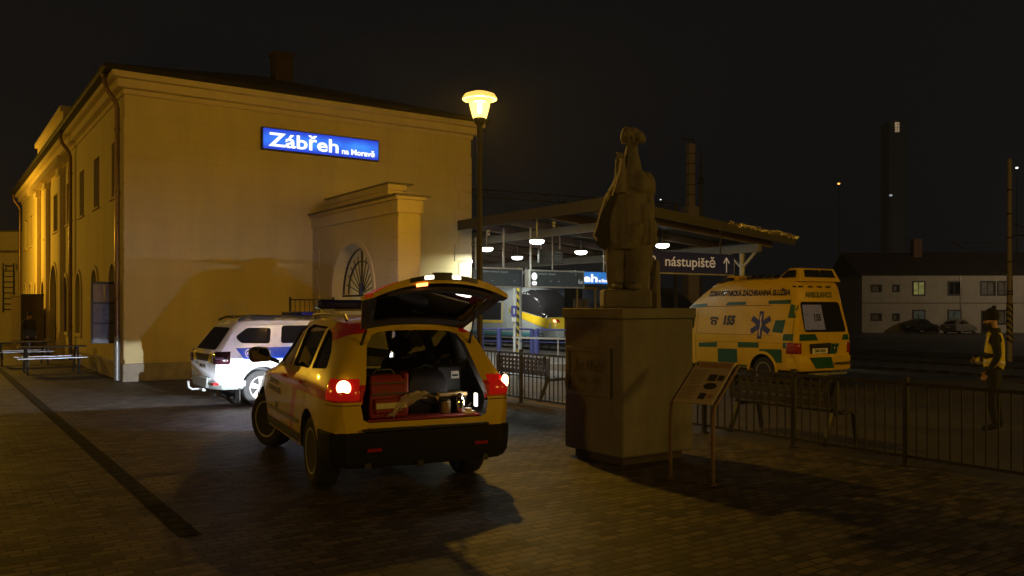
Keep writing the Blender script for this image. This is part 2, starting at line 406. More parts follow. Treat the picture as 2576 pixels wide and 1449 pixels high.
# ------------------------------------------------------------------ gate wall with the fan grille
def gate_wall():
    t = thing('gateway_wall', 'cream free-standing gateway wall with stepped parapet and arched opening', 'wall', (KX, KY, 0), RZ)
    a0, a1 = 4.98, 5.55; b0, b1 = -5.36, -.0
    ar = arch(-3.99, -1.46, .0, 3.54, 24)
    w = MB(); w.panel(rect(b0, b1, 0, 4.12), [[(p[0], max(p[1], .001)) for p in ar]], 'x', a0, a1); w.build('wall', M_wall, t)
    c = MB(); c.box(a0 - .06, a1 + .06, b0 - .06, b1 - .01, 4.12, 4.42); c.box(a0 - .12, a1 + .12, b0 - .12, b1 - .01, 4.42, 4.5); c.build('cornice', M_trim, t, bevel=.012)
    c = MB(); c.box(a0 - .16, a1 + .2, b0 - .18, b1 - .01, 4.5, 4.545); c.box(a0 + .05, a1 + .18, -4.70, -.70, 4.885, 4.92); c.build('flashing', M_zinc, t)
    c = MB(); c.box(a0 + .12, a1 - .05, -4.56, -.82, 4.545, 4.74); c.box(a0 + .09, a1 + .04, -4.62, -.78, 4.74, 4.885); c.build('parapet', M_trim, t, bevel=.01)
    for near in (True, False):
        q = MB()
        for k in range(7):
            ln = .5 if k % 2 else .36; z0 = .35 + k * .53
            if near: q.box(a0 - .02, a0, b0, b0 + ln, z0, z0 + .5)
            else: q.box(a0 - .02, a0, b1 - ln - .01, b1 - .01, z0, z0 + .5)
        q.build('corner_blocks', M_trim, t, bevel=.01)
    f = MB(); f.panel(arch(-4.13, -1.32, .0, 3.68, 24), [[(p[0], max(p[1], .001)) for p in ar]], 'x', a0 - .035, a0); f.build('arch_surround', M_trim, t)
    # fan grille
    g = MB(); cx, cz, r = -2.725, 2.24, 1.19; am = 5.26
    def A(th, rr): return (am, cx + rr * math.cos(th), cz + rr * math.sin(th))
    for rr, wd in ((1.19, .045), (.86, .035)):
        pts = [A(math.pi * k / 28, rr) for k in range(29)]
        for p0, p1 in zip(pts, pts[1:]): g.bar(p0, p1, .03, wd, (1, 0, 0))
    for k in range(1, 12): g.bar(A(math.pi * k / 12, .12), A(math.pi * k / 12, 1.17 if k == 6 else 1.02), .05 if k == 6 else .02, .05 if k == 6 else .02)
    g.tube([(am - .03, cx, cz - .05), (am - .03, cx, cz + .28)], .06, 8)
    g.box(am - .03, am + .03, cx - 1.22, cx + 1.22, cz - .07, cz - .02)
    g.build('fan_grille', M_black, t)
    # one closed leaf on the camera side, one leaf swung open into the plaza
    def leaf(b0, b1, n, mk):
        k = MB(); P = mk
        k.bar(P(b0, 2.09), P(b1, 2.09), .035); k.bar(P(b0, .12), P(b1, .12), .035); k.bar(P(b0, 1.2), P(b1, 1.2), .03)
        for i in range(n + 1):
            b = b0 + (b1 - b0) * i / n; w = .05 if i in (0, n) else .016
            k.bar(P(b, .06), P(b, 2.16 if i in (0, n) else 2.09), w)
        return k
    leaf(-3.9, -2.75, 9, lambda b, z: (am, b, z)).build('gate_leaf', M_black, t)
    leaf(4.92, 3.72, 9, lambda a, z: (a, -1.62, z)).build('gate_leaf', M_black, t)
gate_wall()

# ------------------------------------------------------------------ street lamp
LX, LY = -.535, 14.0
def street_lamp():
    t = thing('street_lamp', 'lit yellow street lamp with hooded lantern on a thin dark post', 'street lamp', (LX, LY, 0))
    p = MB(); p.lathe([(.075, 0), (.075, 1.0), (.06, 1.05), (.05, 1.12), (.047, 4.92)], seg=16); p.lathe([(.11, 0), (.11, .05), (.075, .08)], seg=16)
    p.build('post', mat('lamp_post_paint', (.055, .048, .045), .4, .4, var=.2), t, smooth=40)
    k = MB(); k.lathe([(.055, 4.9), (.09, 4.95), (.105, 5.0), (.10, 5.02)], seg=20); k.build('collar', M_black, t, smooth=40)
    g = MB(); prof = [(.11, 5.02), (.135, 5.10), (.165, 5.22), (.175, 5.30), (.175, 5.315)]
    g.lathe(prof, seg=28); g.build('lantern_glass', glow_glass('lit_lantern', (1, .66, .17), 1.35), t, smooth=40)
    h = MB(); h.lathe([(.17, 5.315), (.285, 5.33), (.29, 5.35), (.25, 5.41), (.14, 5.45), (.01, 5.46)], seg=32)
    h.build('hood', mat('glowing_lamp_hood', (.75, .7, .6), .5, var=.05, emit=((1, .60, .12), 1.25)), t, smooth=40)  # hood is given its own glow instead of passing the lantern's light
    b = MB(); b.lathe([(.02, 5.1), (.04, 5.14), (.04, 5.24), (.02, 5.28)], seg=12); b.build('bulb', emit_mat('sodium_bulb', (1, .80, .35), 6), t, smooth=60)
    k = MB(); k.lathe([(.166, 5.28), (.172, 5.29), (.172, 5.31), (.166, 5.315)], seg=28); k.build('rim', M_black, t)
street_lamp()
lamp('street_lamp_light', 'POINT', (LX, LY, 5.2), 2050, SODIUM, .06)
lamp('street_light_right', 'POINT', (17.0, -2.5, 4.2), 1700, (1, .56, .09), 1.0)     # the square's other lamps, outside the frame
lamp('street_light_track_side', 'POINT', (19.5, 8.5, 4.6), 1450, (1, .56, .07), .6)
lamp('street_light_left', 'POINT', (-10, -7.5, 5.0), 1400, (1, .56, .09), .5)
lamp('street_light_far', 'POINT', tuple(Bw(-4.4, 20.0, 5.0)), 1500, SODIUM, .2)
lamp('street_light_forecourt', 'POINT', tuple(Bw(-14, 4.0, 6.0)), 650, SODIUM, .3)
lamp('house_fill_light', 'POINT', (52, 71, 7), 1300, (1, .80, .55), .3)  # lamp added out of view to brighten the long house
lamp('tower_fill_light', 'POINT', (99, 160, 12), 260, (1, .93, .85), .3)  # added lamp, lifts the tower wall to the tone of the sky

# ------------------------------------------------------------------ generic vehicle body
def catmull(tab, n):
    out = []
    ys = [r[0] for r in tab]
    for i in range(len(tab) - 1):
        p0, p1, p2, p3 = tab[max(i - 1, 0)], tab[i], tab[i + 1], tab[min(i + 2, len(tab) - 1)]
        k = max(1, round((p2[0] - p1[0]) / n))
        for j in range(k):
            t = j / k; h1 = 2 * t**3 - 3 * t**2 + 1; h2 = t**3 - 2 * t**2 + t; h3 = -2 * t**3 + 3 * t**2; h4 = t**3 - t**2
            row = [p1[0] + (p2[0] - p1[0]) * t]
            for c in range(1, len(p1)):
                d = p2[0] - p1[0]
                def sl(a, b, cc):
                    s1 = (b[c] - a[c]) / max(1e-6, b[0] - a[0]); s2 = (cc[c] - b[c]) / max(1e-6, cc[0] - b[0])
                    return 0 if s1 * s2 <= 0 else 2 * s1 * s2 / (s1 + s2)
                m1 = sl(p0, p1, p2) if i > 0 else (p2[c] - p1[c]) / d
                m2 = sl(p1, p2, p3) if i + 2 < len(tab) else (p2[c] - p1[c]) / d
                row.append(h1 * p1[c] + h2 * d * m1 + h3 * p2[c] + h4 * d * m2)
            out.append(row)
    out.append(list(tab[-1])); return out
def half_ring(y, lean, zb, wl, wb, zbelt, wt, zt, crown=.03):
    wm = max(wl, wb) + .012; pts = [(0, zb), (wl * .9, zb), (wl * .985, zb + .03), (wl, zb + .09)]
    zm = zb + .09 + (zbelt - zb - .09) * .5
    pts += [(wm, zm), (wb * 1.004, zbelt - .06), (wb - .012, zbelt)]
    H = zt - zbelt
    for f in (.28, .56, .80):
        pts.append((wb - .03 + (wt - wb + .03) * (f ** 1.15), zbelt + H * f))
    pts += [(wt, zt - .09 * min(1, H / .5)), (wt - .035, zt - .035 * min(1, H / .5)), (wt - .12, zt - .004), (wt * .45, zt + crown * .75), (0, zt + crown)]
    return [(x, y + lean * max(0, min(1, (z - zbelt) / max(.02, zt - zbelt))), z) for x, z in pts]
def body_rings(tab, step=.09, crown=.03):
    rings = []
    for r in catmull(tab, step):
        h = half_ring(*r, crown=crown); rings.append(h + [(-x, y, z) for x, y, z in reversed(h[1:-1])])
    return rings
def body_mb(rings, mi=0):
    n = len(rings[0]); m = n // 2; b = MB(); b.ring_loft(rings, True, False, False, mi)
    for end in (0, len(rings) - 1):                                  # strip caps so that leaning ends stay true
        o = end * n; fs = [(o, o + 1, o + n - 1)]
        for i in range(1, m - 1): fs.append((o + i, o + i + 1, o + n - i - 1, o + n - i))
        fs.append((o + m - 1, o + m, o + m + 1)); b.f += fs; b.mi += [mi] * len(fs)
    return b
def bvh_of(me): 
    bm = bmesh.new(); bm.from_mesh(me); t = BVHTree.FromBMesh(bm); bm.free(); return t
def boolean(me, cutters):
    o = bpy.data.objects.new('work', me); C.objects.link(o); tmp = []
    for cme in cutters:
        c = bpy.data.objects.new('cutter', cme); C.objects.link(c); tmp.append(c)
        m = o.modifiers.new('b', 'BOOLEAN'); m.operation = 'DIFFERENCE'; m.object = c; m.solver = 'EXACT'
        try: m.material_mode = 'TRANSFER'
        except Exception: pass
    dg = bpy.context.evaluated_depsgraph_get(); res = bpy.data.meshes.new_from_object(o.evaluated_get(dg))
    for c in tmp: bpy.data.objects.remove(c)
    bpy.data.objects.remove(o); return res
DIRS = {'L': (Vector((1, 0, 0)), lambda u, v: Vector((-4, u, v))), 'R': (Vector((-1, 0, 0)), lambda u, v: Vector((4, u, v))),
        'B': (Vector((0, 1, 0)), lambda u, v: Vector((u, -6, v))), 'F': (Vector((0, -1, 0)), lambda u, v: Vector((u, 9, v))), 'T': (Vector((0, 0, -1)), lambda u, v: Vector((u, v, 9)))}
def project(bvh, me, side, off):
    """lay a flat 2D mesh (u,v in x,y) onto the body from one side"""
    d, f = DIRS[side]; last = None; bad = []
    for v in me.vertices:
        o = f(v.co.x, v.co.y); h, n, i, dist = bvh.ray_cast(o, d)
        if h is None: bad.append(v.index); continue
        v.co = h + (n if n.dot(d) < 0 else -n) * off
    if bad:
        bm = bmesh.new(); bm.from_mesh(me); bm.verts.ensure_lookup_table()
        bmesh.ops.delete(bm, geom=[bm.verts[i] for i in bad], context='VERTS'); bm.to_mesh(me); bm.free()
    return me
def decal(bvh, poly, side, m, name, parent, off=.004, maxlen=.09, thick=0.):
    bm = bmesh.new(); f = bm.faces.new([bm.verts.new((p[0], p[1], 0)) for p in poly]); f.normal_update(); bmesh.ops.triangulate(bm, faces=[f])
    for _ in range(6):
        es = [e for e in bm.edges if e.calc_length() > maxlen]
        if not es: break
        bmesh.ops.subdivide_edges(bm, edges=es, cuts=1); bmesh.ops.triangulate(bm, faces=bm.faces[:])
    me = bpy.data.meshes.new(name); bm.to_mesh(me); bm.free(); project(bvh, me, side, off)
    bm = bmesh.new(); bm.from_mesh(me); bmesh.ops.recalc_face_normals(bm, faces=bm.faces)
    c = sum((f.calc_center_median() for f in bm.faces), Vector()) / max(1, len(bm.faces)); nn = sum((f.normal for f in bm.faces), Vector())
    if nn.dot(DIRS[side][0]) > 0: bmesh.ops.reverse_faces(bm, faces=bm.faces)
    bm.to_mesh(me); bm.free(); me.materials.append(m)
    for p in me.polygons: p.use_smooth = True
    o = link(me, name, parent)
    if thick:
        s = o.modifiers.new('s', 'SOLIDIFY'); s.thickness = thick; s.offset = -1
    return o
def text_decal(bvh, s, size, cu, cv, side, m, parent, name='lettering', off=.006, squeeze=1., shear=0., bold=.012, align='CENTER', sy=1., fitw=0.):
    me = text_mesh(s, size, bold=bold, squeeze=squeeze, shear=shear, align=align)
    flip = -1 if side in ('L',) else 1
    if fitw:
        xs = [v.co.x for v in me.vertices]; k = fitw / (max(xs) - min(xs)); o0 = (max(xs) + min(xs)) / 2
        for v in me.vertices: v.co.x = (v.co.x - o0) * k
    me.transform(Matrix.Translation((cu, cv, 0)) @ Matrix.Diagonal((flip, sy, 1, 1))); project(bvh, me, side, off)
    me.materials.clear(); me.materials.append(m); return link(me, name, parent)
def rounded(poly, r=.05, n=4):
    out = []; N = len(poly)
    for i in range(N):
        p, a, b = Vector(poly[i]), Vector(poly[i - 1]), Vector(poly[(i + 1) % N])
        rr = min(r, (a - p).length * .45, (b - p).length * .45); p0 = p + (a - p).normalized() * rr; p1 = p + (b - p).normalized() * rr
        for k in range(n + 1):
            t = k / n; out.append(tuple(p0 * (1 - t)**2 + p * 2 * t * (1 - t) + p1 * t * t))
    return out
def inset(poly, d):
    c = sum((Vector(p) for p in poly), Vector((0, 0))) / len(poly)
    return [tuple(Vector(p) + (c - Vector(p)).normalized() * d) for p in poly]
def wrap(bvh, c, a0, a1, z0, z1, off, m, name, parent, n=10, nz=5, inner=.03):
    """a lamp unit that follows the body round a corner"""
    rows = []
    for j in range(nz + 1):
        z = z0 + (z1 - z0) * j / nz; row = []
        for i in range(n + 1):
            t = a0 + (a1 - a0) * i / n; d = Vector((math.cos(t), math.sin(t), 0))
            h, nn, ii, dd = bvh.ray_cast(Vector((c[0], c[1], z)) + d * 3, -d)
            e = off if 0 < i < n and 0 < j < nz else -inner
            row.append((h if h else Vector((c[0], c[1], z)) + d * .3) + d * e)
        rows.append(row)
    b = MB(); b.ring_loft(rows, False, False, False); return b.build(name, m, parent, smooth=70)
def wheel(parent, x, y, r, w, steer=0., spokes=5, rim_mat=None, side=1):
    """tyre with its rim as a sub-part; side = +1 outer face towards +x"""
    ty = MB(); s = side; hw = w / 2
    ty.lathe([(r * .62, -hw * .9), (r * .84, -hw), (r * .97, -hw * .8), (r, -hw * .45), (r, hw * .45), (r * .97, hw * .8), (r * .84, hw), (r * .66, hw * .95), (r * .62, hw * .6)], seg=36, axis='x')
    o = ty.build('wheel', M_rubber, parent, smooth=35); o.location = (x, y, r); o.rotation_euler.z = steer
    k = MB(); q = hw * s
    prof = [(r * .63, .2 * q), (r * .66, .93 * q), (r * .60, .9 * q), (r * .57, .55 * q), (.05, .5 * q)]
    k.lathe(prof, seg=36, axis='x'); k.lathe([(r * .16, .5 * q), (r * .16, .8 * q), (r * .1, .88 * q), (.01, .88 * q)], seg=16, axis='x')
    for i in range(spokes):
        t = 2 * math.pi * i / spokes + .3; d = Vector((0, math.cos(t), math.sin(t))); pz = Vector((0, -d.z, d.y))
        a0, a1, w0, w1 = r * .12, r * .61, r * .10, r * .155
        A, B = d * a0, d * a1
        k.hexa([A - pz * w0 + Vector((.5 * q, 0, 0)), A + pz * w0 + Vector((.5 * q, 0, 0)), B + pz * w1 + Vector((.55 * q, 0, 0)), B - pz * w1 + Vector((.55 * q, 0, 0)),
                A - pz * w0 + Vector((.84 * q, 0, 0)), A + pz * w0 + Vector((.84 * q, 0, 0)), B + pz * w1 + Vector((.88 * q, 0, 0)), B - pz * w1 + Vector((.88 * q, 0, 0))])
    k.build('rim', rim_mat or M_alloy, o, smooth=35)
    return o
def cutter_wheels(ys, r, z, win, wout, m):
    res = []
    for y in ys:
        for s in (-1, 1):
            b = MB(); b.lathe([(r, s * win), (r, s * wout)], (0, y, z), 32, 0, 'x'); res.append(b.mesh('c', m))
    return res
# ------------------------------------------------------------------ yellow rescue car with its tailgate up
YEL = (.62, .44, .012); RED = (.55, .02, .022)
def paint_suv():
    m, nt, p = base_mat('yellow_red_paint'); tc, x, y, z = coords(nt)
    band = (z - y * .008 - 1.065).abs() < .082
    band = band * (y < 3.45)
    yc = z * -.55 + 1.22
    sw = ((y - yc).abs() < .10) * (z < 1.06) * (z > .46) * (x.abs() > .7)
    pil = ((z + y * .25) > 1.475) * (y < .05) * (y > -.62) * (z < 1.735) * (x.abs() > .5)
    msk = band.maxi(sw).maxi(pil)
    dirt = ramp01(nt, noise(nt, tc, 5, 5), .4, .75) * ramp01(nt, z, 1.0, .4)
    c = mixc(nt, msk, YEL, RED); c = mixc(nt, dirt * .55, c, (.09, .07, .045)); nt.links.new(c, p.inputs['Base Color'])
    p.inputs['Roughness'].default_value = .32; p.inputs['Coat Weight'].default_value = .7; p.inputs['Coat Roughness'].default_value = .06
    bump(nt, p, noise(nt, tc, 1.4, 2), .03, .05)
    return m
M_suvpaint = paint_suv()
M_trimdark = mat('dark_cabin_trim', (.022, .02, .019), .75, var=.3, scale=15)
M_seat = mat('grey_seat_cloth', (.02, .02, .022), .9, var=.3, scale=30)
M_cargo_red = mat('red_cargo_mat', (.28, .012, .012), .7, var=.35, scale=9, bmp=.2)
M_redlens = mat('red_lens', (.28, .006, .008), .12, var=.3, scale=25, coat=.5)
M_redlit = mat('lit_red_lens', (.5, .01, .01), .15, var=.2, scale=30, emit=((1, .02, .01), .16))
M_lamp_on = emit_mat('lit_tail_lamp', (1, .50, .22), 7)
M_white_lamp = emit_mat('lit_white_lamp', (1, .86, .6), 5)
SUV = ((-1.286, 9.374), R(25.8))
def suv_world(p): 
    c, s = math.cos(SUV[1]), math.sin(SUV[1]); return Vector((SUV[0][0] + c * p[0] - s * p[1], SUV[0][1] + s * p[0] + c * p[1], p[2]))
def rescue_car():
    t = thing('rescue_car', 'yellow and red rescue car parked with its tailgate raised', 'car', (*SUV[0], 0), SUV[1])
    tab = [(-.99, .40, .52, .80, .84, 1.10, .55, 1.68), (-.92, .40, .44, .89, .915, 1.10, .60, 1.735), (-.70, .36, .38, .94, .955, 1.11, .645, 1.755),
           (-.30, .20, .34, .96, .968, 1.13, .665, 1.775), (.30, .05, .33, .963, .965, 1.13, .675, 1.785), (1.0, 0, .33, .963, .96, 1.12, .675, 1.78),
           (1.45, 0, .33, .963, .955, 1.11, .665, 1.755), (1.75, 0, .33, .963, .95, 1.10, .66, 1.65), (2.58, 0, .33, .962, .94, 1.06, .74, 1.165),
           (3.0, 0, .33, .955, .92, 1.0, .72, 1.10), (3.45, 0, .36, .93, .88, .88, .64, 1.0), (3.68, 0, .42, .86, .80, .74, .54, .86), (3.78, 0, .5, .72, .66, .68, .45, .76)]
    rings = body_rings(tab, .08, .035); me = body_mb(rings).mesh('body', M_suvpaint); bvh = bvh_of(me)
    cut = []
    itab = [(-1.35, .40, .77, .66, .665, 1.02, .50, 1.65), (-.90, .40, .77, .66, .665, 1.02, .50, 1.65), (-.74, .34, .775, .80, .82, 1.06, .56, 1.67),
            (-.3, .2, .775, .87, .89, 1.1, .615, 1.715), (.3, .05, .775, .88, .90, 1.1, .625, 1.73), (1.3, 0, .775, .88, .90, 1.1, .62, 1.72), (1.75, 0, .775, .88, .89, 1.07, .60, 1.60), (2.3, 0, .775, .87, .87, 1.03, .62, 1.2)]
    cut.append(body_mb(body_rings(itab, .12, .01)).mesh('c', M_trimdark))
    front = [(2.22, 1.20), (1.18, 1.215), (1.18, 1.69), (1.50, 1.665)]
    rear = [(1.09, 1.215), (.22, 1.235), (.20, 1.68), (1.09, 1.695)]
    quart = [(.12, 1.24), (-.46, 1.275), (-.36, 1.45), (-.14, 1.62), (.10, 1.67)]
    wins = [rounded(w, .05) for w in (front, rear, quart)]
    for w in wins:
        b = MB(); b.prism(w, 'x', -1.3, 1.3); cut.append(b.mesh('c', M_black))
    ws = [(-.74, 2.44, 1.17), (.74, 2.44, 1.17), (.56, 1.76, 1.62), (-.56, 1.76, 1.62)]; nrm = Vector((0, .55, .83))
    b = MB(); lo = [Vector(q) - nrm * .25 for q in ws]; hi = [Vector(q) + nrm * .4 for q in ws]; b.hexa(lo + hi); cut.append(b.mesh('c', M_black))
    cut += cutter_wheels((0, 2.88), .425, .40, .60, 1.3, M_blackm)
    res = boolean(me, cut); smooth_mesh(res, 32); body = link(res, 'body', t)
    # glazing
    for s in ('L', 'R'):
        for w in wins: decal(bvh, w, s, M_glass_dark, 'window', t, off=-.022, maxlen=.05)
    decal(bvh, [(-.70, 1.2), (.70, 1.2), (.545, 1.62), (-.545, 1.62)], 'F', M_glass_clear, 'windscreen', t, off=-.01)
    # bumper, sills
    pl = [(-.975, -.46), (-.985, -.66), (-.955, -.88), (-.83, -1.01), (-.5, -1.06), (0, -1.075)]; pl = pl + [(-x, y) for x, y in reversed(pl[:-1])]
    inn = [(.9, -.46), (.5, -.72), (-.5, -.72), (-.9, -.46)]
    def plan(k, z): return [Vector((x * k, -.5 + (y + .5) * k, z)) for x, y in pl] + [Vector((x, y, z)) for x, y in inn]
    b = MB(); b.ring_loft([plan(.95, .34), plan(.99, .40), plan(1.0, .50), plan(1.005, .655), plan(.99, .68)])
    bm = b.build('bumper', mat('unpainted_bumper', (.006, .006, .0065), .75, var=.25, spec=.2), t, smooth=30)
    b = MB(); b.box(-.66, .66, -1.055, -.9, .688, .712); b.build('sill_plate', M_rubber, t, bevel=.008)
    b = MB(); b.box(-.58, .58, -1.06, -1.0, .716, .726); b.build('sill_strip', M_chrome, t)
    b = MB(); b.bar((-.1, -1.0, .36), (-.1, -1.1, .36), .06); b.build('tow_mount', mat('sooty_steel', (.03, .03, .03), .6, .3, var=.3), bm, bevel=.01)
    for s in (-1, 1):
        b = MB(); b.box(s * .56 - .07, s * .56 + .07, -1.075, -1.03, .50, .53); b.build('reflector', M_redlens, bm)
        b = MB(); b.lathe([(.035, -1.05), (.04, -.8)], (s * .62, 0, .36), 12, 0, 'y'); b.build('exhaust', MATS['sooty_steel'], bm)
    for s, side in ((-1, 'L'), (1, 'R')):
        decal(bvh, [(.47, .40), (2.42, .40), (2.40, .49), (.47, .50)], side, M_blackm, 'rocker_trim', t, off=.012)
        decal(bvh, [(.52, .60), (2.36, .60), (2.36, .64), (.52, .645)], side, M_steel, 'door_moulding', t, off=.012)
        for yy in (1.14, .16):                                        # shut lines and handles
            decal(bvh, [(yy, .52), (yy + .012, .52), (yy + .012, 1.2), (yy, 1.2)], side, M_black, 'shut_line', t, off=.002)
        for yy in (1.24, .30):
            b = MB(); h, n, i, dd = bvh.ray_cast(Vector((s * 3, yy + .09, 1.085)), Vector((-s, 0, 0)))
            b.box(h.x - .01, h.x + s * .04, yy, yy + .2, 1.07, 1.10) if s > 0 else b.box(h.x + s * .04, h.x + .01, yy, yy + .2, 1.07, 1.10)
            b.build('door_handle', M_suvpaint, t, bevel=.012)
        m = MB(); m.prism(rounded([(0, -.085), (.26, -.10), (.28, .06), (.22, .10), (.04, .09)], .05), 'y', -.05, .06)
        mo = m.build('mirror', M_black, t, smooth=40, bevel=.02); mo.location = (s * 1.0, 1.98, 1.30); mo.scale.x = s
        g = MB(); g.prism(rounded([(.02, -.07), (.24, -.08), (.255, .045), (.21, .08), (.05, .07)], .04), 'y', -.056, -.052); g.build('mirror_glass', mat('mirror', (.5, .5, .5), .03, 1, var=0), mo)
        a = MB(); a.bar((s * .90, 2.02, 1.2), (s * 1.06, 2.0, 1.26), .05); a.build('mirror_arm', M_black, t)
    text_decal(bvh, 'ZDRAVOTNICKÁ', .085, 2.0, .955, 'L', mat('dark_lettering', (.02, .02, .03), .6, var=0), t, bold=.003)
    text_decal(bvh, 'ZÁCHRANNÁ SLUŽBA', .085, 1.94, .865, 'L', MATS['dark_lettering'], t, bold=.003)
    # star emblem on the front door
    star_decal(bvh, 1.78, .66, .085, 'L', mat('emblem_blue', (.015, .02, .2), .5, var=0), M_white, t)
    text_decal(bvh, 'RLP', .12, .15, 1.06, 'L', mat('pale_lettering', (.55, .30, .2), .5, var=0), t, bold=.004, squeeze=1.6)
    # tail lamps
    for s in (-1, 1):
        c = (s * .55, -.45); a0, a1 = (R(212), R(259)) if s < 0 else (R(281), R(328))
        L = wrap(bvh, c, a0, a1, .955, 1.235, .016, M_redlit, 'tail_light', t)
        aa = R(241) if s < 0 else R(306); d = Vector((math.cos(aa), math.sin(aa), 0)); h, n, i, dd = bvh.ray_cast(Vector((c[0], c[1], 1.12)) + d * 3, -d)
        k = MB(); k.lathe([(.072, 0), (.068, .010), (.042, .016), (.01, .018)], seg=24); k = k.build('lit_bulb', M_lamp_on, L)
        k.matrix_local = Matrix.Translation(h + d * .014) @ d.to_track_quat('Z', 'Y').to_matrix().to_4x4()
        wrap(bvh, c, a0, a1, .935, .957, .02, M_black, 'lamp_trim', L, nz=2)
    # wheels (front pair steered left)
    wheel(t, -.82, 0, .375, .265, 0, 5, side=-1); wheel(t, .82, 0, .375, .265, 0, 5, side=1)
    wheel(t, -.82, 2.88, .375, .265, R(24), 5, side=-1); wheel(t, .82, 2.88, .375, .265, R(24), 5, side=1)
    b = MB(); b.box(-.7, .7, -.5, 3.3, .26, .40); b.box(-.7, .7, -.12, .12, .28, .5); b.build('underbody', M_blackm, t)
    # cabin
    def seat(x, y, w, top, name, head=True):
        b = MB(); b.box(x - w / 2, x + w / 2, y, y + .48, .776, .98); b.hexa([(x - w / 2, y - .12, .9), (x + w / 2, y - .12, .9), (x + w / 2, y + .04, .9), (x - w / 2, y + .04, .9), (x - w * .43, y - .26, top), (x + w * .43, y - .26, top), (x + w * .43, y - .14, top), (x - w * .43, y - .14, top)])
        o = b.build(name, M_seat, t, bevel=.05)
        if head:
            for hx in ([x] if w < .8 else [x - .42, x + .42]):
                b = MB(); b.box(hx - .13, hx + .13, y - .31, y - .20, top + (.03 if w > .8 else .06), top + (.15 if w > .8 else .25)); b.build('headrest', M_seat, o, bevel=.045)
    seat(0, .42, 1.42, 1.17, 'rear_bench'); seat(-.42, 1.35, .50, 1.27, 'front_seat'); seat(.42, 1.35, .50, 1.27, 'front_seat')
    b = MB(); b.box(-.86, .86, 2.0, 2.36, .8, 1.08); b.lathe([(.17, 0), (.18, .02), (.17, .03)], (-.42, 1.86, 1.12), 20, 0, 'y'); b.build('dashboard', M_trimdark, t, bevel=.04)
    b = MB(); b.box(-.60, .60, -.97, .12, .777, .792); b.build('cargo_floor', M_cargo_red, t)
    b = MB(); b.box(.575, .60, -.90, -.84, .86, 1.0); b.build('cargo_lamp', emit_mat('lit_cargo_lamp', (1, .9, .75), 4), t, bevel=.01)
    # raised tailgate: a curved shell with a glazed upper half
    el = R(36); H0 = Vector((0, -.53, 1.735))
    def G(x, s, tk):
        d1, n1 = Vector((0, -math.cos(el), math.sin(el))), Vector((0, math.sin(el), math.cos(el)))
        e2 = el - R(29); d2, n2 = Vector((0, -math.cos(e2), math.sin(e2))), Vector((0, math.sin(e2), math.cos(e2)))
        hw = .56 + .17 * min(1, s / .72) - .05 * max(0, (s - .85) / .27)
        p = H0 + d1 * min(s, .72) + d2 * max(0, s - .72); k = min(1, max(0, (s - .60) / .24)); n = (n1 * (1 - k) + n2 * k).normalized()
        q = x / .72; p = p + Vector((q * hw, 0, 0)) - n * (.17 * abs(q) ** 2.2 * min(1, .35 + s) + tk * (1 - .45 * q * q))
        return p - d2 * (.07 * q * q * max(0, s - .72) / .38)
    nx, ns = 18, 16; SS = 1.10
    def solid(i, j): 
        x, s = -.72 + 1.44 * (i + .5) / nx, SS * (j + .5) / ns
        return not (abs(x) < .60 and .12 < s < .64)
    b = MB()
    for i in range(nx):
        for j in range(ns):
            if not solid(i, j): continue
            xs, ss = (-.72 + 1.44 * i / nx, -.72 + 1.44 * (i + 1) / nx), (SS * j / ns, SS * (j + 1) / ns)
            T1 = .05 if j < 10 else .085
            q = [G(xs[0], ss[0], 0), G(xs[1], ss[0], 0), G(xs[1], ss[1], 0), G(xs[0], ss[1], 0)]; tk = lambda q: .045 + .035 * min(1, max(0, (q - .66) / .12)); r = [G(xs[0], ss[0], tk(ss[0])), G(xs[1], ss[0], tk(ss[0])), G(xs[1], ss[1], tk(ss[1])), G(xs[0], ss[1], tk(ss[1]))]
            b.add(q, [(0, 1, 2, 3)], 0); b.add(r, [(3, 2, 1, 0)], 1)
            for (di, dj, k0, k1) in ((-1, 0, 3, 0), (1, 0, 1, 2), (0, -1, 0, 1), (0, 1, 2, 3)):
                a, c = i + di, j + dj
                if a < 0 or a >= nx or c < 0 or c >= ns or not solid(a, c): b.add([q[k0], q[k1], r[k1], r[k0]], [(0, 1, 2, 3)], 0 if c >= ns or a < 0 or a >= nx else 1)
    me = b.mesh('tailgate', [mat('yellow_panel', YEL, .3, var=.1, coat=.7), M_trimdark]); bm_ = bmesh.new(); bm_.from_mesh(me); bmesh.ops.remove_doubles(bm_, verts=bm_.verts, dist=.0005); bmesh.ops.recalc_face_normals(bm_, faces=bm_.faces); bm_.to_mesh(me); bm_.free(); smooth_mesh(me, 40)
    gate = link(me, 'tailgate', t)
    b = MB(); rows = [[G(-.62 + 1.24 * i / 8, .10 + .56 * j / 5, .03) for i in range(9)] for j in range(6)]; b.ring_loft(rows, False, False, False); b.build('window', glass_mat('tinted_gate_glass', (.30, .32, .31), gl=.12), gate, smooth=60)
    def pad(x0, x1, s0, s1, t0, t1, name, m, n=4, bev=None):
        b = MB()
        for i in range(n):
            xa, xb = x0 + (x1 - x0) * i / n, x0 + (x1 - x0) * (i + 1) / n
            b.hexa([G(xa, s0, t0), G(xb, s0, t0), G(xb, s1, t0), G(xa, s1, t0), G(xa, s0, t1), G(xb, s0, t1), G(xb, s1, t1), G(xa, s1, t1)])
        return b.build(name, m, gate, bevel=bev)
    pad(-.56, .56, .78, 1.05, .107, .135, 'inner_trim', M_trimdark, 10)
    pad(-.72, -.47, .90, 1.085, -.008, .055, 'tail_light', M_redlit, 5); pad(.47, .72, .90, 1.085, -.008, .055, 'tail_light', mat('dim_red_lens', (.35, .01, .01), .15, var=.2, emit=((1, .02, .01), .12)), 5)
    pad(-.36, .36, 1.094, 1.112, .0, .05, 'plate_recess', M_black, 6)
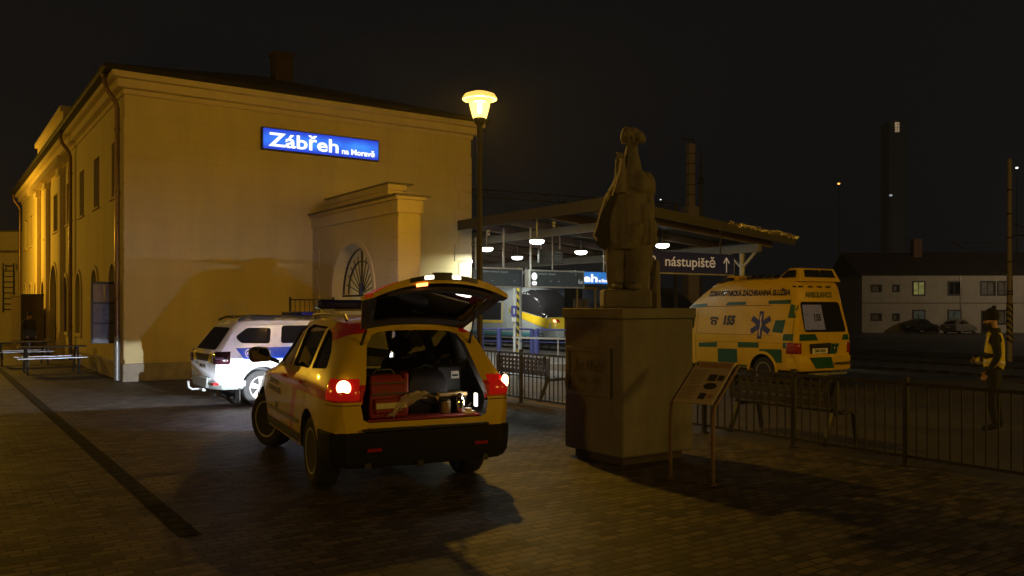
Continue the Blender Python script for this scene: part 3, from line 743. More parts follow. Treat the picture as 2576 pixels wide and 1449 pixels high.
    for x in (-.17, .12): pad(x - .045, x + .045, 1.108, 1.122, .005, .04, 'plate_light', M_white_lamp, 1)
    pad(-.10, .10, 1.02, 1.06, -.03, .0, 'wiper_mount', M_black, 2)
    pad(-.30, -.19, 1.098, 1.118, .070, .102, 'warning_light', emit_mat('lit_amber_red', (1, .22, .06), 6), 1)
    pad(.50, .56, .90, .95, .136, .15, 'reflector', M_redlens, 1)
    for s in (-1, 1):
        b = MB(); pt = G(s * .60, .42, .08); b.tube([(s * .60, -.62, 1.42), (s * .60 + (pt.x - s * .60) * .5, (-.62 + pt.y) / 2, (1.42 + pt.z) / 2)], .016, 8); b.tube([(s * .60 + (pt.x - s * .60) * .5, (-.62 + pt.y) / 2, (1.42 + pt.z) / 2), pt], .009, 8)
        b.build('gas_strut', M_black, gate)
    # light bar on the roof
    b = MB(); b.box(-.62, .62, 1.02, 1.30, 1.875, 1.985); lb = b.build('light_bar', mat('blue_beacon', (.006, .008, .14), .18, var=.2, coat=.5), t, bevel=.035)
    b = MB()
    for x in (-.55, .42): b.box(x, x + .13, 1.06, 1.26, 1.77, 1.885)
    b.box(-.5, .5, 1.12, 1.2, 1.85, 1.885); b.build('light_bar_foot', M_steel, lb, bevel=.01)
    b = MB()
    for s in (-1, 1): b.tube([(s * .62, -.25, 1.755), (s * .625, -.18, 1.81), (s * .635, .6, 1.825), (s * .63, 1.25, 1.81), (s * .62, 1.35, 1.765)], .018, 8)
    b.build('roof_rail', M_steel, t, smooth=60)
    # headlight units: unseen plates added to cut the beam above and below
    for s in (-1, 1):
        b = MB(); b.box(s * .64 - .14, s * .64 + .14, 3.70, 3.87, .8565, .864); b.box(s * .64 - .14, s * .64 + .14, 3.76, 3.87, .826, .832); b.box(s * .64 - .14, s * .64 + .14, 3.66, 3.72, .78, .826); h = b.build('headlight', M_blackm, t)
        lamp('headlight_beam', 'SPOT', suv_world((s * .64, 3.745, .855)), 2600, (.86, .93, 1.0), .0012, Matrix.Rotation(SUV[1], 4, 'Z').to_euler(), spot_size=R(95), spot_blend=.7)
        lamp('headlight_glare', 'SPOT', suv_world((s * .64, 3.862, .8537)), 210, (.46, .55, 1.0), .001, None, spot_size=R(120), spot_blend=.6)
def star_decal(bvh, cy, cz, r, side, m, mw, parent):
    b = MB(); w = r * .205
    pts = []
    for k in range(6):
        th = math.pi / 2 + k * math.pi / 3; d = Vector((math.cos(th), math.sin(th))); n = Vector((-d.y, d.x)); nx = th + math.pi / 3
        d2 = Vector((math.cos(nx), math.sin(nx))); n2 = Vector((-d2.y, d2.x))
        pts += [d * r - n * w, d * r + n * w]
        mid = (d + d2).normalized() * (w / math.sin(math.pi / 6)); pts.append(mid)
    o = decal(bvh, [(cy + p.x, cz + p.y) for p in pts], side, m, 'emblem', parent, off=.005, maxlen=.06)
    st = [(cy + .012 * r * 6 * math.sin(k * 1.1), cz + r * (.72 - 1.44 * k / 9)) for k in range(10)]
    for p, q in zip(st, st[1:]):
        decal(bvh, [(p[0] - r * .04, p[1]), (p[0] + r * .04, p[1]), (q[0] + r * .04, q[1]), (q[0] - r * .04, q[1])], side, mw, 'emblem_staff', o, off=.009, maxlen=1)
    decal(bvh, [(cy - r * .03, cz - r * .8), (cy + r * .03, cz - r * .8), (cy + r * .03, cz + r * .8), (cy - r * .03, cz + r * .8)], side, mw, 'emblem_staff', o, off=.008, maxlen=1)
rescue_car()
for ob in [o for o in C.objects if o.type == 'LIGHT' and o.name.startswith('headlight')]:
    ob.rotation_euler = (Matrix.Rotation(SUV[1], 4, 'Z') @ Matrix.Rotation(R(87), 4, 'X')).to_euler()
lamp('cargo_light', 'POINT', suv_world((.50, -.80, 1.0)), 1.6, (1, .9, .75), .03)

# ---- load in the boot: each piece its own thing
def in_boot(name, label, cat, x, y, z, rz=0): return thing(name, label, cat, suv_world((x, y, z)), SUV[1] + rz)
def boot():
    t = in_boot('rescue_backpack', 'dark red rescue backpack with pale reflective band in the open boot', 'backpack', -.40, -.68, .80, R(8))
    b = MB(); b.ring_loft([[Vector((x * k, -.14 + dy + y * k2, z)) for x, y in ((-.2, -.12), (.2, -.12), (.22, 0), (.2, .14), (-.2, .14), (-.22, 0))] for z, k, k2, dy in ((0, .95, .9, 0), (.04, 1, 1, 0), (.22, 1, 1, .02), (.36, .95, .95, .05), (.42, .8, .7, .07))])
    bag = b.build('bag_body', mat('red_nylon', (.22, .01, .012), .65, var=.3, scale=12, bmp=.2), t, smooth=50, bevel=.015)
    b = MB(); b.box(-.17, .17, -.29, -.26, .05, .20); b.build('front_pocket', MATS['red_nylon'], t, bevel=.02)
    b = MB(); b.box(-.165, .165, -.30, -.291, .10, .155); b.build('reflective_band', mat('reflective_tape', (.55, .50, .28), .35, var=.2), t)
    b = MB(); b.box(-.2, .2, -.272, -.262, .235, .25); b.box(-.19, .19, -.25, -.24, .34, .352); b.build('zipper', M_black, t)
    b = MB(); b.tube([(-.12, -.1, .42), (-.08, -.1, .47), (.08, -.1, .47), (.12, -.1, .42)], .014, 8); b.build('carry_handle', M_black, t, smooth=60)
    t = in_boot('red_case', 'narrow bright red case standing beside the dark red backpack', 'case', -.09, -.52, .795, R(-6))
    b = MB(); b.box(-.035, .035, -.12, .12, 0, .43); b.build('shell', mat('red_plastic_case', (.3, .012, .012), .45, var=.2), t, bevel=.025)
    b = MB(); b.box(-.039, .039, -.01, .01, 0, .432); b.build('seam', M_black, t)
    t = in_boot('navy_bag', 'large dark navy bag with a bright tag in the middle of the boot', 'bag', .15, -.42, .793)
    b = MB(); b.ring_loft([[Vector((x * k, y * k, z)) for x, y in ((-.2, -.2), (.2, -.22), (.24, 0), (.2, .2), (-.2, .2), (-.24, 0))] for z, k in ((0, .92), (.06, 1.02), (.2, 1.05), (.33, .98), (.42, .8), (.45, .5))])
    b.build('bag_body', mat('navy_nylon', (.008, .01, .03), .6, var=.4, scale=14, bmp=.35), t, smooth=60)
    b = MB(); b.hexa([(.07, -.25, .17), (.13, -.25, .20), (.13, -.24, .20), (.07, -.24, .17), (.10, -.25, .10), (.17, -.25, .13), (.17, -.24, .13), (.10, -.24, .10)]); b.build('tag', mat('yellow_reflective_tag', (.8, .6, .2), .3, var=.2), t)
    b = MB(); b.tube([(-.16, -.24, .2), (-.05, -.262, .12), (.08, -.262, .10)], .012, 6); b.build('strap', M_black, t); b = MB(); b.tube([(-.14, -.1, .44), (0, -.12, .50), (.14, -.1, .44)], .014, 6); b.build('strap', M_black, t)
    t = in_boot('monitor_case', 'black monitor case with white label at the back of the boot', 'case', .46, -.30, .793)
    b = MB(); b.box(-.15, .15, -.14, .14, 0, .48); b.build('shell', M_blackm, t, bevel=.03)
    b = MB(); b.box(.02, .11, -.146, -.141, .33, .41); b.build('label', mat('white_sticker', (.75, .72, .66), .6, var=.1), t)
    b = MB(); b.box(.03, .10, -.149, -.1465, .355, .375); b.build('label_print', M_black, t)
    b = MB(); b.tube([(-.08, 0, .48), (-.06, 0, .53), (.06, 0, .53), (.08, 0, .48)], .015, 8); b.build('carry_handle', M_blackm, t)
    t = in_boot('tan_lid_box', 'low black box with a tan lid in front of the monitor case', 'box', .40, -.60, .793)
    b = MB(); b.box(-.15, .16, -.09, .12, 0, .16); b.build('box_body', M_blackm, t, bevel=.015)
    b = MB(); b.box(-.16, .17, -.10, .13, .161, .205); b.build('lid', mat('tan_lid', (.40, .28, .12), .6, var=.25), t, bevel=.012)
    t = in_boot('mesh_canister', 'small beige mesh canister below the tan lid', 'canister', .30, -.75, .793)
    b = MB(); b.lathe([(.045, 0), (.05, .01), (.05, .12), (.04, .13)], seg=20); b.build('canister_body', mat('beige_mesh', (.30, .24, .14), .5, .3, var=.5, scale=60), t, smooth=40)
    b = MB(); b.lathe([(.042, .13), (.042, .145)], seg=20); b.build('cap', M_black, t)
    t = in_boot('steel_flask', 'shiny steel flask in the right corner of the boot', 'flask', .46, -.76, .793)
    b = MB(); b.lathe([(.05, 0), (.055, .01), (.055, .13), (.045, .15), (.03, .16), (.03, .18)], seg=24); b.build('flask_body', M_chrome, t, smooth=40)
    b = MB(); b.lathe([(.032, .18), (.032, .2)], seg=16); b.build('cap', M_black, t)
    t = in_boot('dressing_pack', 'small white dressing pack on the red mat by the sill', 'pack', .50, -.885, .793)
    b = MB(); b.box(-.06, .06, -.035, .035, 0, .03); b.box(-.035, .025, -.03, .03, .0305, .06); b.build('wrapper', mat('white_wrapper', (.8, .76, .7), .5, var=.1), t, bevel=.006)
    # crumpled clear bag, one sheet
    t = in_boot('plastic_bag', 'crumpled translucent plastic bag hanging at the boot edge', 'bag', -.15, -.80, .80)
    rnd = random.Random(3); rows = []
    for j in range(14):
        f = j / 13; row = []
        for i in range(15):
            g = i / 14; w = .06 + .16 * math.sin(f * 2.2)
            row.append(Vector((-.22 + .40 * f + (g - .5) * w * 1.2 + rnd.uniform(-.012, .012), -.12 + rnd.uniform(-.02, .02) - .06 * math.sin(g * 3.1), .015 + .25 * math.sin(f * 2.0) * (1 - .5 * abs(g - .4)) + rnd.uniform(-.012, .012))))
        rows.append(row)
    b = MB(); b.ring_loft(rows, False, False, False)
    m, nt, p = base_mat('clear_film'); p.inputs['Base Color'].default_value = (.6, .52, .42, 1); p.inputs['Roughness'].default_value = .22; p.inputs['Alpha'].default_value = .55
    b.build('film', m, t, smooth=80)
boot()

# ------------------------------------------------------------------ white police car
def police_car():
    P = ((-5.33, 16.94), R(-53.5)); t = thing('police_car', 'white police car with blue stripe lit by headlights in front of the yellow wall', 'car', (*P[0], 0), P[1])
    mw = mat('white_car_paint', (.72, .72, .74), .3, var=.06, coat=.6); mg = mat('grey_cladding', (.20, .215, .20), .6, var=.2, bmp=.1)
    tab = [(-.84, .42, .50, .74, .79, 1.00, .52, 1.56), (-.77, .42, .42, .84, .865, 1.01, .58, 1.615), (-.45, .32, .36, .885, .90, 1.03, .645, 1.65), (.1, .12, .33, .895, .90, 1.05, .67, 1.665),
           (1.0, 0, .33, .895, .89, 1.05, .67, 1.655), (1.35, 0, .33, .895, .885, 1.04, .66, 1.61), (1.6, 0, .33, .895, .88, 1.03, .65, 1.50), (2.3, 0, .33, .89, .87, 1.0, .70, 1.10),
           (2.9, 0, .34, .885, .86, .95, .68, 1.04), (3.25, 0, .38, .86, .82, .86, .62, .95), (3.45, 0, .44, .78, .74, .74, .5, .84), (3.51, 0, .5, .66, .62, .68, .42, .74)]
    me = body_mb(body_rings(tab, .08)).mesh('body', mw); bvh = bvh_of(me)
    res = boolean(me, cutter_wheels((0, 2.67), .40, .36, .55, 1.3, M_blackm)); smooth_mesh(res, 32); body = link(res, 'body', t)
    mdk = M_pane
    ws = [[(-.46, 1.33), (-.38, 1.21), (.18, 1.19), (.24, 1.49), (-.22, 1.50)], [(.40, 1.19), (1.05, 1.18), (1.05, 1.53), (.46, 1.53)], [(1.12, 1.18), (1.95, 1.16), (1.5, 1.49), (1.12, 1.53)]]
    for s in 'LR':
        for w in ws: decal(bvh, rounded(w, .06), s, mdk, 'window', t, off=.005)
        decal(bvh, [(-.49, 1.12), (2.0, 1.12), (2.0, .90), (-.345, .90)], s, mat('police_blue', (.012, .07, .55), .35, var=.05, coat=.4), 'stripe', t, off=.006)
        for yy in (.33, 1.09): decal(bvh, [(yy, .5), (yy + .012, .5), (yy + .012, 1.12), (yy, 1.12)], s, M_black, 'shut_line', t, off=.002)
        decal(bvh, [(.42, .34), (2.25, .34), (2.25, .52), (.42, .52)], s, mg, 'sill_cladding', t, off=.014)
    # round emblem and emergency number on the stripe
    n = 28; ring = lambda r, cx, cz: [(cx + r * math.cos(2 * math.pi * k / n), cz + r * math.sin(2 * math.pi * k / n)) for k in range(n)]
    for r0, r1 in ((.086, .072),):
        for k in range(n):
            a, b_ = 2 * math.pi * k / n, 2 * math.pi * (k + 1) / n
            decal(bvh, [(-.237 + r0 * math.cos(a), 1.012 + r0 * math.sin(a)), (-.237 + r0 * math.cos(b_), 1.012 + r0 * math.sin(b_)), (-.237 + r1 * math.cos(b_), 1.012 + r1 * math.sin(b_)), (-.237 + r1 * math.cos(a), 1.012 + r1 * math.sin(a))], 'R', M_white, 'emblem', t, off=.010, maxlen=1)
    hs = [(-.237 + .045 * math.cos(R(20 + 20 * k)), 1.0 + .045 * math.sin(R(20 + 20 * k))) for k in range(10)]
    for p0, p1 in zip(hs, hs[1:]):
        d = (Vector(p1) - Vector(p0)).normalized(); nn = Vector((-d.y, d.x)) * .011
        decal(bvh, [tuple(Vector(p0) - nn), tuple(Vector(p1) - nn), tuple(Vector(p1) + nn), tuple(Vector(p0) + nn)], 'R', M_white, 'emblem', t, off=.010, maxlen=1)
    text_decal(bvh, '158', .17, .04, .995, 'R', M_white, t, bold=.006)
    # tail
    decal(bvh, rounded([(-.60, 1.08), (.60, 1.08), (.50, 1.50), (-.50, 1.50)], .08), 'B', mdk, 'rear_window', t, off=.006)
    decal(bvh, [(-.52, .86), (.52, .86), (.56, 1.0), (-.56, 1.0)], 'B', M_black, 'tailgate_trim', t, off=.008)
    decal(bvh, [(.34, .86), (.55, .86), (.63, 1.03), (.46, 1.03)], 'B', mat('yellow_reflective_patch', (.55, .40, .01), .4, var=.15), 'reflective_patch', t, off=.014)
    decal(bvh, [(-.55, .86), (-.34, .86), (-.46, 1.03), (-.63, 1.03)], 'B', MATS['yellow_reflective_patch'], 'reflective_patch', t, off=.014)
    pl = decal(bvh, [(-.26, .715), (.26, .715), (.26, .82), (-.26, .82)], 'B', M_white, 'number_plate', t, off=.014)
    text_decal(bvh, '5M8 2140', .088, .02, .767, 'B', M_black, pl, off=.018, bold=.004)
    for s in (-1, 1):
        c = (s * .46, -.36); a0, a1 = (R(206), R(252)) if s < 0 else (R(288), R(334))
        L = wrap(bvh, c, a0, a1, .79, 1.09, .022, mat('dark_red_lens', (.022, .005, .008), .1, var=.5, scale=30, coat=.6), 'tail_light', t, nz=6)
        wrap(bvh, c, a0 + .22, a1 - .22, .89, .98, .028, mat('clear_lens', (.10, .06, .075), .1, var=.4, scale=40), 'lamp_insert', L, nz=4)
    pln = [(-.875, -.30), (-.89, -.52), (-.83, -.74), (-.55, -.875), (0, -.90)]; pln = pln + [(-x, y) for x, y in reversed(pln[:-1])]; inn = [(.8, -.30), (.4, -.6), (-.4, -.6), (-.8, -.30)]
    def plan(k, z): return [Vector((x * k, -.4 + (y + .4) * k, z)) for x, y in pln] + [Vector((x, y, z)) for x, y in inn]
    b = MB(); b.ring_loft([plan(.93, .34), plan(.99, .40), plan(1.0, .50)]); bp = b.build('bumper', mg, t, smooth=30)
    b = MB(); b.hexa([(-.42, -.915, .36), (.42, -.915, .36), (.42, -.7, .36), (-.42, -.7, .36), (-.5, -.915, .56), (.5, -.915, .56), (.5, -.7, .56), (-.5, -.7, .56)]); b.build('skid_plate', mg, bp, bevel=.02)
    for s in (-1, 1): b = MB(); b.box(s * .66 - .12, s * .66 + .12, -.885, -.75, .43, .475); b.build('reflector', M_redlens, bp, bevel=.01)
    b = MB(); b.tube([(-.15, -.8, .30), (-.15, -1.0, .30), (-.17, -1.06, .34), (-.17, -1.07, .42)], .025, 8); b.lathe([(.02, .42), (.034, .44), (.02, .465)], (-.17, -1.07, 0), 12); b.box(-.4, .1, -.88, -.82, .27, .33); b.build('tow_bar', M_steel, t, smooth=50)
    for s in (-1, 1):
        for ya in (0, 2.67):
         b = MB(); b.lathe([(.40, s * .80), (.445, s * .90), (.445, s * .915), (.40, s * .92), (.39, s * .86)], (0, ya, .36), 32, 0, 'x')
         me2 = b.mesh('wheel_arch_trim', mg); bm = bmesh.new(); bm.from_mesh(me2); bmesh.ops.delete(bm, geom=[v for v in bm.verts if v.co.z < .40], context='VERTS'); bm.to_mesh(me2); bm.free(); smooth_mesh(me2, 40); link(me2, 'wheel_arch_trim', t)
        for y in (0, 2.67): wheel(t, s * .77, y, .345, .215, 0, 5, side=s)
        b = MB(); b.tube([(s * .60, -.35, 1.64), (s * .61, -.2, 1.70), (s * .625, .5, 1.715), (s * .62, 1.2, 1.69), (s * .60, 1.35, 1.62)], .024, 8); b.box(s * .61 - .03, s * .61 + .03, -.1, .35, 1.655, 1.71); b.build('roof_rail', M_black, t, smooth=60)
        m = MB(); m.box(s * .92 if s > 0 else -1.12, 1.12 if s > 0 else -.92, 1.85, 1.93, 1.06, 1.2); m.build('mirror', M_black, t, bevel=.04)
    b = MB(); b.box(-.55, .55, .95, 1.22, 1.72, 1.80); b.box(-.5, -.42, 1.03, 1.15, 1.66, 1.73); b.box(.42, .5, 1.03, 1.15, 1.66, 1.73); b.build('light_bar', mat('blue_beacon', (.006, .008, .14), .18), t, bevel=.02)
    for x, y, L_ in ((-.2, -.15, .42), (.2, .05, .42)):
        b = MB(); b.tube([(x, y, 1.67), (x, y - L_ * .55, 1.67 + L_ * .8)], .005, 6); b.build('antenna', M_steel, t)
    b = MB(); b.box(-.6, .6, -.4, 3.1, .24, .38); b.build('underbody', M_blackm, t)
    for s in (-1, 1): b = MB(); b.box(s * .74 - .12, s * .74 + .12, -.42, -.40, .10, .36); b.build('mud_flap', M_rubber, t)
police_car()

# ------------------------------------------------------------------ ambulance
def ambulance():
    A = ((6.866, 20.898), R(30.7)); t = thing('ambulance', 'yellow high-roof ambulance van with green checks standing beyond the railing', 'ambulance', (*A[0], 0), A[1])
    mp = mat('ambulance_yellow', (.68, .45, .002), .36, var=.08, scale=3, coat=.35); mgn = mat('reflective_green', (.006, .085, .055), .35, var=.15, coat=.4)
    tab = [(-1.03, .16, .50, .84, .885, 1.25, .64, 2.42), (-.97, .16, .42, .92, .938, 1.25, .71, 2.50), (-.70, .10, .38, .95, .955, 1.25, .745, 2.57), (.3, 0, .38, .952, .955, 1.25, .75, 2.60),
           (1.25, 0, .38, .952, .955, 1.25, .75, 2.59), (1.75, 0, .38, .952, .955, 1.25, .74, 2.50), (2.72, 0, .38, .952, .95, 1.24, .79, 1.95), (3.45, 0, .38, .95, .93, 1.10, .74, 1.27),
           (3.9, 0, .40, .93, .88, .95, .66, 1.08), (4.15, 0, .46, .84, .80, .78, .58, .90), (4.24, 0, .5, .74, .70, .7, .5, .78)]
    me = body_mb(body_rings(tab, .09)).mesh('body', mp); bvh = bvh_of(me)
    res = boolean(me, cutter_wheels((0, 3.4), .41, .36, .55, 1.3, M_blackm)); smooth_mesh(res, 32); link(res, 'body', t)
    sq = [[(2.64, 1.96), (2.01, 1.99), (2.01, 1.9), (2.66, 1.87)], [(1.26, 2.02), (.64, 2.03), (.64, 1.95), (1.33, 1.94)], [(-.08, 2.05), (-.75, 2.07), (-.75, 1.97), (-.08, 1.97)],
          [(-.75, 1.96), (-.92, 1.95), (-.92, 1.64), (-.71, 1.64)], [(-.35, 1.58), (-.65, 1.59), (-.60, 1.28), (-.28, 1.30)], [(-.63, 1.26), (-.92, 1.27), (-.92, 1.11), (-.63, 1.10)],
          [(-.63, 1.06), (-.92, 1.07), (-.92, .94), (-.63, .93)], [(2.18, .96), (1.51, 1.0), (1.51, .87), (2.18, .85)], [(.79, 1.02), (.11, 1.04), (.11, .91), (.79, .89)],
          [(1.49, .84), (.82, .85), (.82, .51), (1.49, .50)], [(.09, .88), (-.60, .90), (-.60, .58), (-.42, .58), (-.30, .72), (-.1, .81), (.09, .80)], [(.80, .47), (.48, .47), (.48, .385), (.80, .385)]]
    for s in 'LR':
        for q in sq: decal(bvh, q, s, mgn, 'reflective_check', t, off=.005)
        # seams: sliding door, recessed panel, rear corner
        for ln in ([(2.29, .45), (2.305, .45), (2.32, 1.86), (2.305, 1.86)], [(-.90, .5), (-.885, .5), (-.87, 1.95), (-.885, 1.95)], [(2.28, 1.90), (-.2, 1.93), (-.2, 1.945), (2.28, 1.915)], [(2.28, 1.20), (-.3, 1.215), (-.3, 1.225), (2.28, 1.21)], [(2.28, 1.0), (-.6, 1.04), (-.6, 1.048), (2.28, 1.008)]):
            decal(bvh, ln, s, mat('seam_shadow_gap', (.16, .10, .01), .7, var=0), 'shut_line', t, off=.002)
        decal(bvh, [(3.32, 1.35), (2.42, 1.34), (2.42, 1.84), (2.80, 1.84)], s, M_pane, 'window', t, off=.006)
    dk = mat('dark_lettering', (.02, .02, .03), .6, var=0)
    text_decal(bvh, 'ZDRAVOTNICKÁ ZÁCHRANNÁ SLUŽBA',   .185, .64, 2.235, 'L', dk, t, fitw=2.70, shear=.1, bold=.010, off=.008)
    text_decal(bvh, '155', .30, 1.18, 1.55, 'L', dk, t, squeeze=.92, shear=.15, bold=.020, off=.008)
    def phone(cx, cz, k, side, name):
        f = -1 if side == 'L' else 1
        body = [(-.09, -.10), (.09, -.10), (.11, -.02), (.06, .035), (-.06, .035), (-.11, -.02)]; hand = [(-.15, .03), (-.11, .02), (-.08, .055), (.08, .055), (.11, .02), (.15, .03), (.14, .08), (.09, .105), (-.09, .105), (-.14, .08)]
        hole = [(.035 * math.cos(2 * math.pi * q / 12), -.045 + .035 * math.sin(2 * math.pi * q / 12)) for q in range(12)]
        o = decal(bvh, [(cx + f * x * k, cz + y * k) for x, y in body], side, dk, name, t, off=.008)
        decal(bvh, [(cx + f * x * k, cz + y * k) for x, y in hand], side, dk, name, t, off=.008)
        decal(bvh, [(cx + f * x * k, cz + y * k) for x, y in hole], side, mp if side == 'L' else M_curtain, 'dial', o, off=.011)
    M_curtain = mat('frosted_rear_pane', (.20, .20, .27), .3, var=.15, emit=((.45, .45, .62), .03))
    phone(1.69, 1.535, 1.0, 'L', 'telephone_symbol')
    star_decal(bvh, .10, 1.46, .335, 'L', mat('star_blue', (.012, .012, .17), .45, var=0), mat('star_white', (.75, .6, .5), .5, var=0), t)
    # rear face
    decal(bvh, rounded([(-.73, 2.02), (.62, 2.02), (.78, 1.30), (-.68, 1.31)], .09), 'B', M_pane, 'rear_window', t, off=.006)
    decal(bvh, [(-.66, 1.36), (.05, 1.36), (-.02, 1.95), (-.67, 1.95)], 'B', M_curtain, 'frosted_pane', t, off=.010)
    phone(-.50, 1.63, .8, 'B', 'telephone_symbol'); text_decal(bvh, '155', .22, -.20, 1.64, 'B', dk, t, off=.014, squeeze=.8)
    text_decal(bvh, 'AMBULANCE', .165, -.06, 2.18, 'B', mat('faded_green_lettering', (.16, .15, .02), .5, var=0), t, squeeze=.95, off=.008)
    for x in (-.66, -.32, 0, .30): decal(bvh, rounded([(x - .09, 2.355), (x + .09, 2.355), (x + .09, 2.395), (x - .09, 2.395)], .02), 'B', M_black, 'marker_lamp', t, off=.012)
    for q in ([(-.86, 1.26), (-.33, 1.26), (-.22, 1.11), (-.86, 1.11)], [(.66, 1.24), (.84, 1.24), (.86, 1.11), (.62, 1.11)], [(.24, 1.03), (.52, 1.03), (.42, .78), (.22, .78)]): decal(bvh, q, 'B', mgn, 'reflective_check', t, off=.006)
    decal(bvh, [(-.53, 1.03), (.23, 1.05), (.21, .78), (-.50, .80)], 'B', M_black, 'plate_recess', t, off=.006)
    pl = decal(bvh, [(-.43, .80), (.10, .80), (.10, .925), (-.43, .925)], 'B', M_white, 'number_plate', t, off=.012); text_decal(bvh, '5M4 0205', .10, -.165, .862, 'B', M_black, pl, off=.016, squeeze=.95, bold=.003)
    b = MB(); rg = []
    for k in range(25): th = 2 * math.pi * k / 24; rg.append((.36 + .06 * math.cos(th), -1.075, .92 + .06 * math.sin(th)))
    b.tube(rg, .008, 6); b.tube([(.32, -1.075, .945), (.36, -1.075, .88), (.40, -1.075, .945)], .006, 6); b.build('badge', M_chrome, t)
    for s in (-1, 1):
        c = (s * .5, -.5); a0, a1 = (R(203), R(244)) if s < 0 else (R(296), R(337)); wrap(bvh, c, a0, a1, .77, 1.09, .02, mat('dull_red_lens', (.30, .012, .012), .15, var=.5, scale=22, coat=.5), 'tail_light', t, nz=6)
        for y in (0, 3.4):
            wheel(t, s * .83, y, .345, .22, 0, 6, side=s)
            b = MB(); b.lathe([(.41, s * .86), (.475, s * .95), (.475, s * .975), (.41, s * .98)], (0, y, .36), 32, 0, 'x'); m2 = b.mesh('wheel_arch_trim', mp); bm = bmesh.new(); bm.from_mesh(m2); bmesh.ops.delete(bm, geom=[v for v in bm.verts if v.co.z < .34], context='VERTS'); bm.to_mesh(m2); bm.free(); smooth_mesh(m2, 40); link(m2, 'wheel_arch_trim', t)
    pln = [(-.95, -.55), (-.965, -.85), (-.90, -1.06), (-.5, -1.13), (0, -1.14)]; pln = pln + [(-x, y) for x, y in reversed(pln[:-1])]; inn = [(.9, -.55), (.6, -.9), (-.6, -.9), (-.9, -.55)]
    def plan(k, z): return [Vector((x * k, -.6 + (y + .6) * k, z)) for x, y in pln] + [Vector((x, y, z)) for x, y in inn]
    b = MB(); b.ring_loft([plan(.95, .40), plan(.995, .45), plan(1, .70), plan(.98, .745)]); bp = b.build('bumper', mp, t, smooth=30)
    b = MB(); b.hexa([(-.42, -1.146, .46), (.20, -1.148, .46), (.20, -1.13, .46), (-.42, -1.13, .46), (-.62, -1.14, .72), (.10, -1.148, .72), (.10, -1.12, .72), (-.62, -1.12, .72)]); b.build('reflective_check', mgn, bp)
    me2 = text_mesh('www.zzsol.cz', .13, bold=.005); me2.transform(face_mtx((.56, -1.158, .57), (.995, .075, 0), (0, 0, 1))); me2.materials.clear(); me2.materials.append(dk); link(me2, 'lettering', bp)
    b = MB(); b.box(-.55, .6, -1.2, -1.0, .30, .36); b.box(-.45, -.12, -1.25, -1.18, .26, .34); b.build('rear_step', M_steel, t, bevel=.01)
    b = MB(); b.box(-.7, .7, -.6, 3.9, .24, .42); b.build('underbody', M_blackm, t)
    # roof equipment
    def cap(x0, x1, y0, y1, z0, z1, f0, f1, m, name, par=None, sx=.12):
        b = MB(); b.hexa([(x0, y0, z0), (x1, y0, z0), (x1, y1, z0), (x0, y1, z0), (x0 + sx, y0 + f0, z1), (x1 - sx, y0 + f0, z1), (x1 - sx, y1 - f1, z1), (x0 + sx, y1 - f1, z1)]); return b.build(name, m, par or t, bevel=.02)
    r = cap(-.72, .72, -.93, -.15, 2.50, 2.82, .12, .36, mp, 'rear_light_housing')
    for (x0, x1) in ((-.48, .02), (.08, .5)):
        b = MB(); b.hexa([(x0 - .04, -.905, 2.60), (x1 + .04, -.905, 2.60), (x1 + .04, -.83, 2.60), (x0 - .04, -.83, 2.60), (x0, -.845, 2.78), (x1, -.845, 2.78), (x1, -.78, 2.78), (x0, -.78, 2.78)]); b.build('beacon', mat('dark_blue_beacon', (.012, .014, .03), .2), r)
    b = MB(); b.hexa([(-.735, -.78, 2.60), (-.70, -.78, 2.60), (-.70, -.36, 2.60), (-.735, -.36, 2.60), (-.66, -.74, 2.77), (-.62, -.74, 2.77), (-.62, -.52, 2.77), (-.66, -.52, 2.77)]); b.build('beacon', MATS['dark_blue_beacon'], r)
    r = cap(-.70, .70, 1.05, 2.0, 2.40, 2.70, .16, .50, mp, 'front_light_housing')
    b = MB(); b.hexa([(-.715, 1.25, 2.52), (-.68, 1.25, 2.52), (-.68, 1.80, 2.52), (-.715, 1.80, 2.52), (-.65, 1.25, 2.65), (-.60, 1.25, 2.65), (-.60, 1.55, 2.65), (-.65, 1.55, 2.65)]); b.build('beacon', MATS['dark_blue_beacon'], r)
    b = MB()
    for y in (.05, .3, .55, .8): b.box(-.5, .5, y, y + .16, 2.60, 2.665); b.lathe([(.07, 2.66), (.05, 2.70)], (-.3, y + .08, 0), 12)
    b.build('roof_vent', M_blackm, t, bevel=.015)
    for s in (-1, 1):
        m = MB(); m.box(.98 if s > 0 else -1.2, 1.2 if s > 0 else -.98, 3.1, 3.2, 1.25, 1.55); m.build('mirror', M_black, t, bevel=.04)
ambulance()
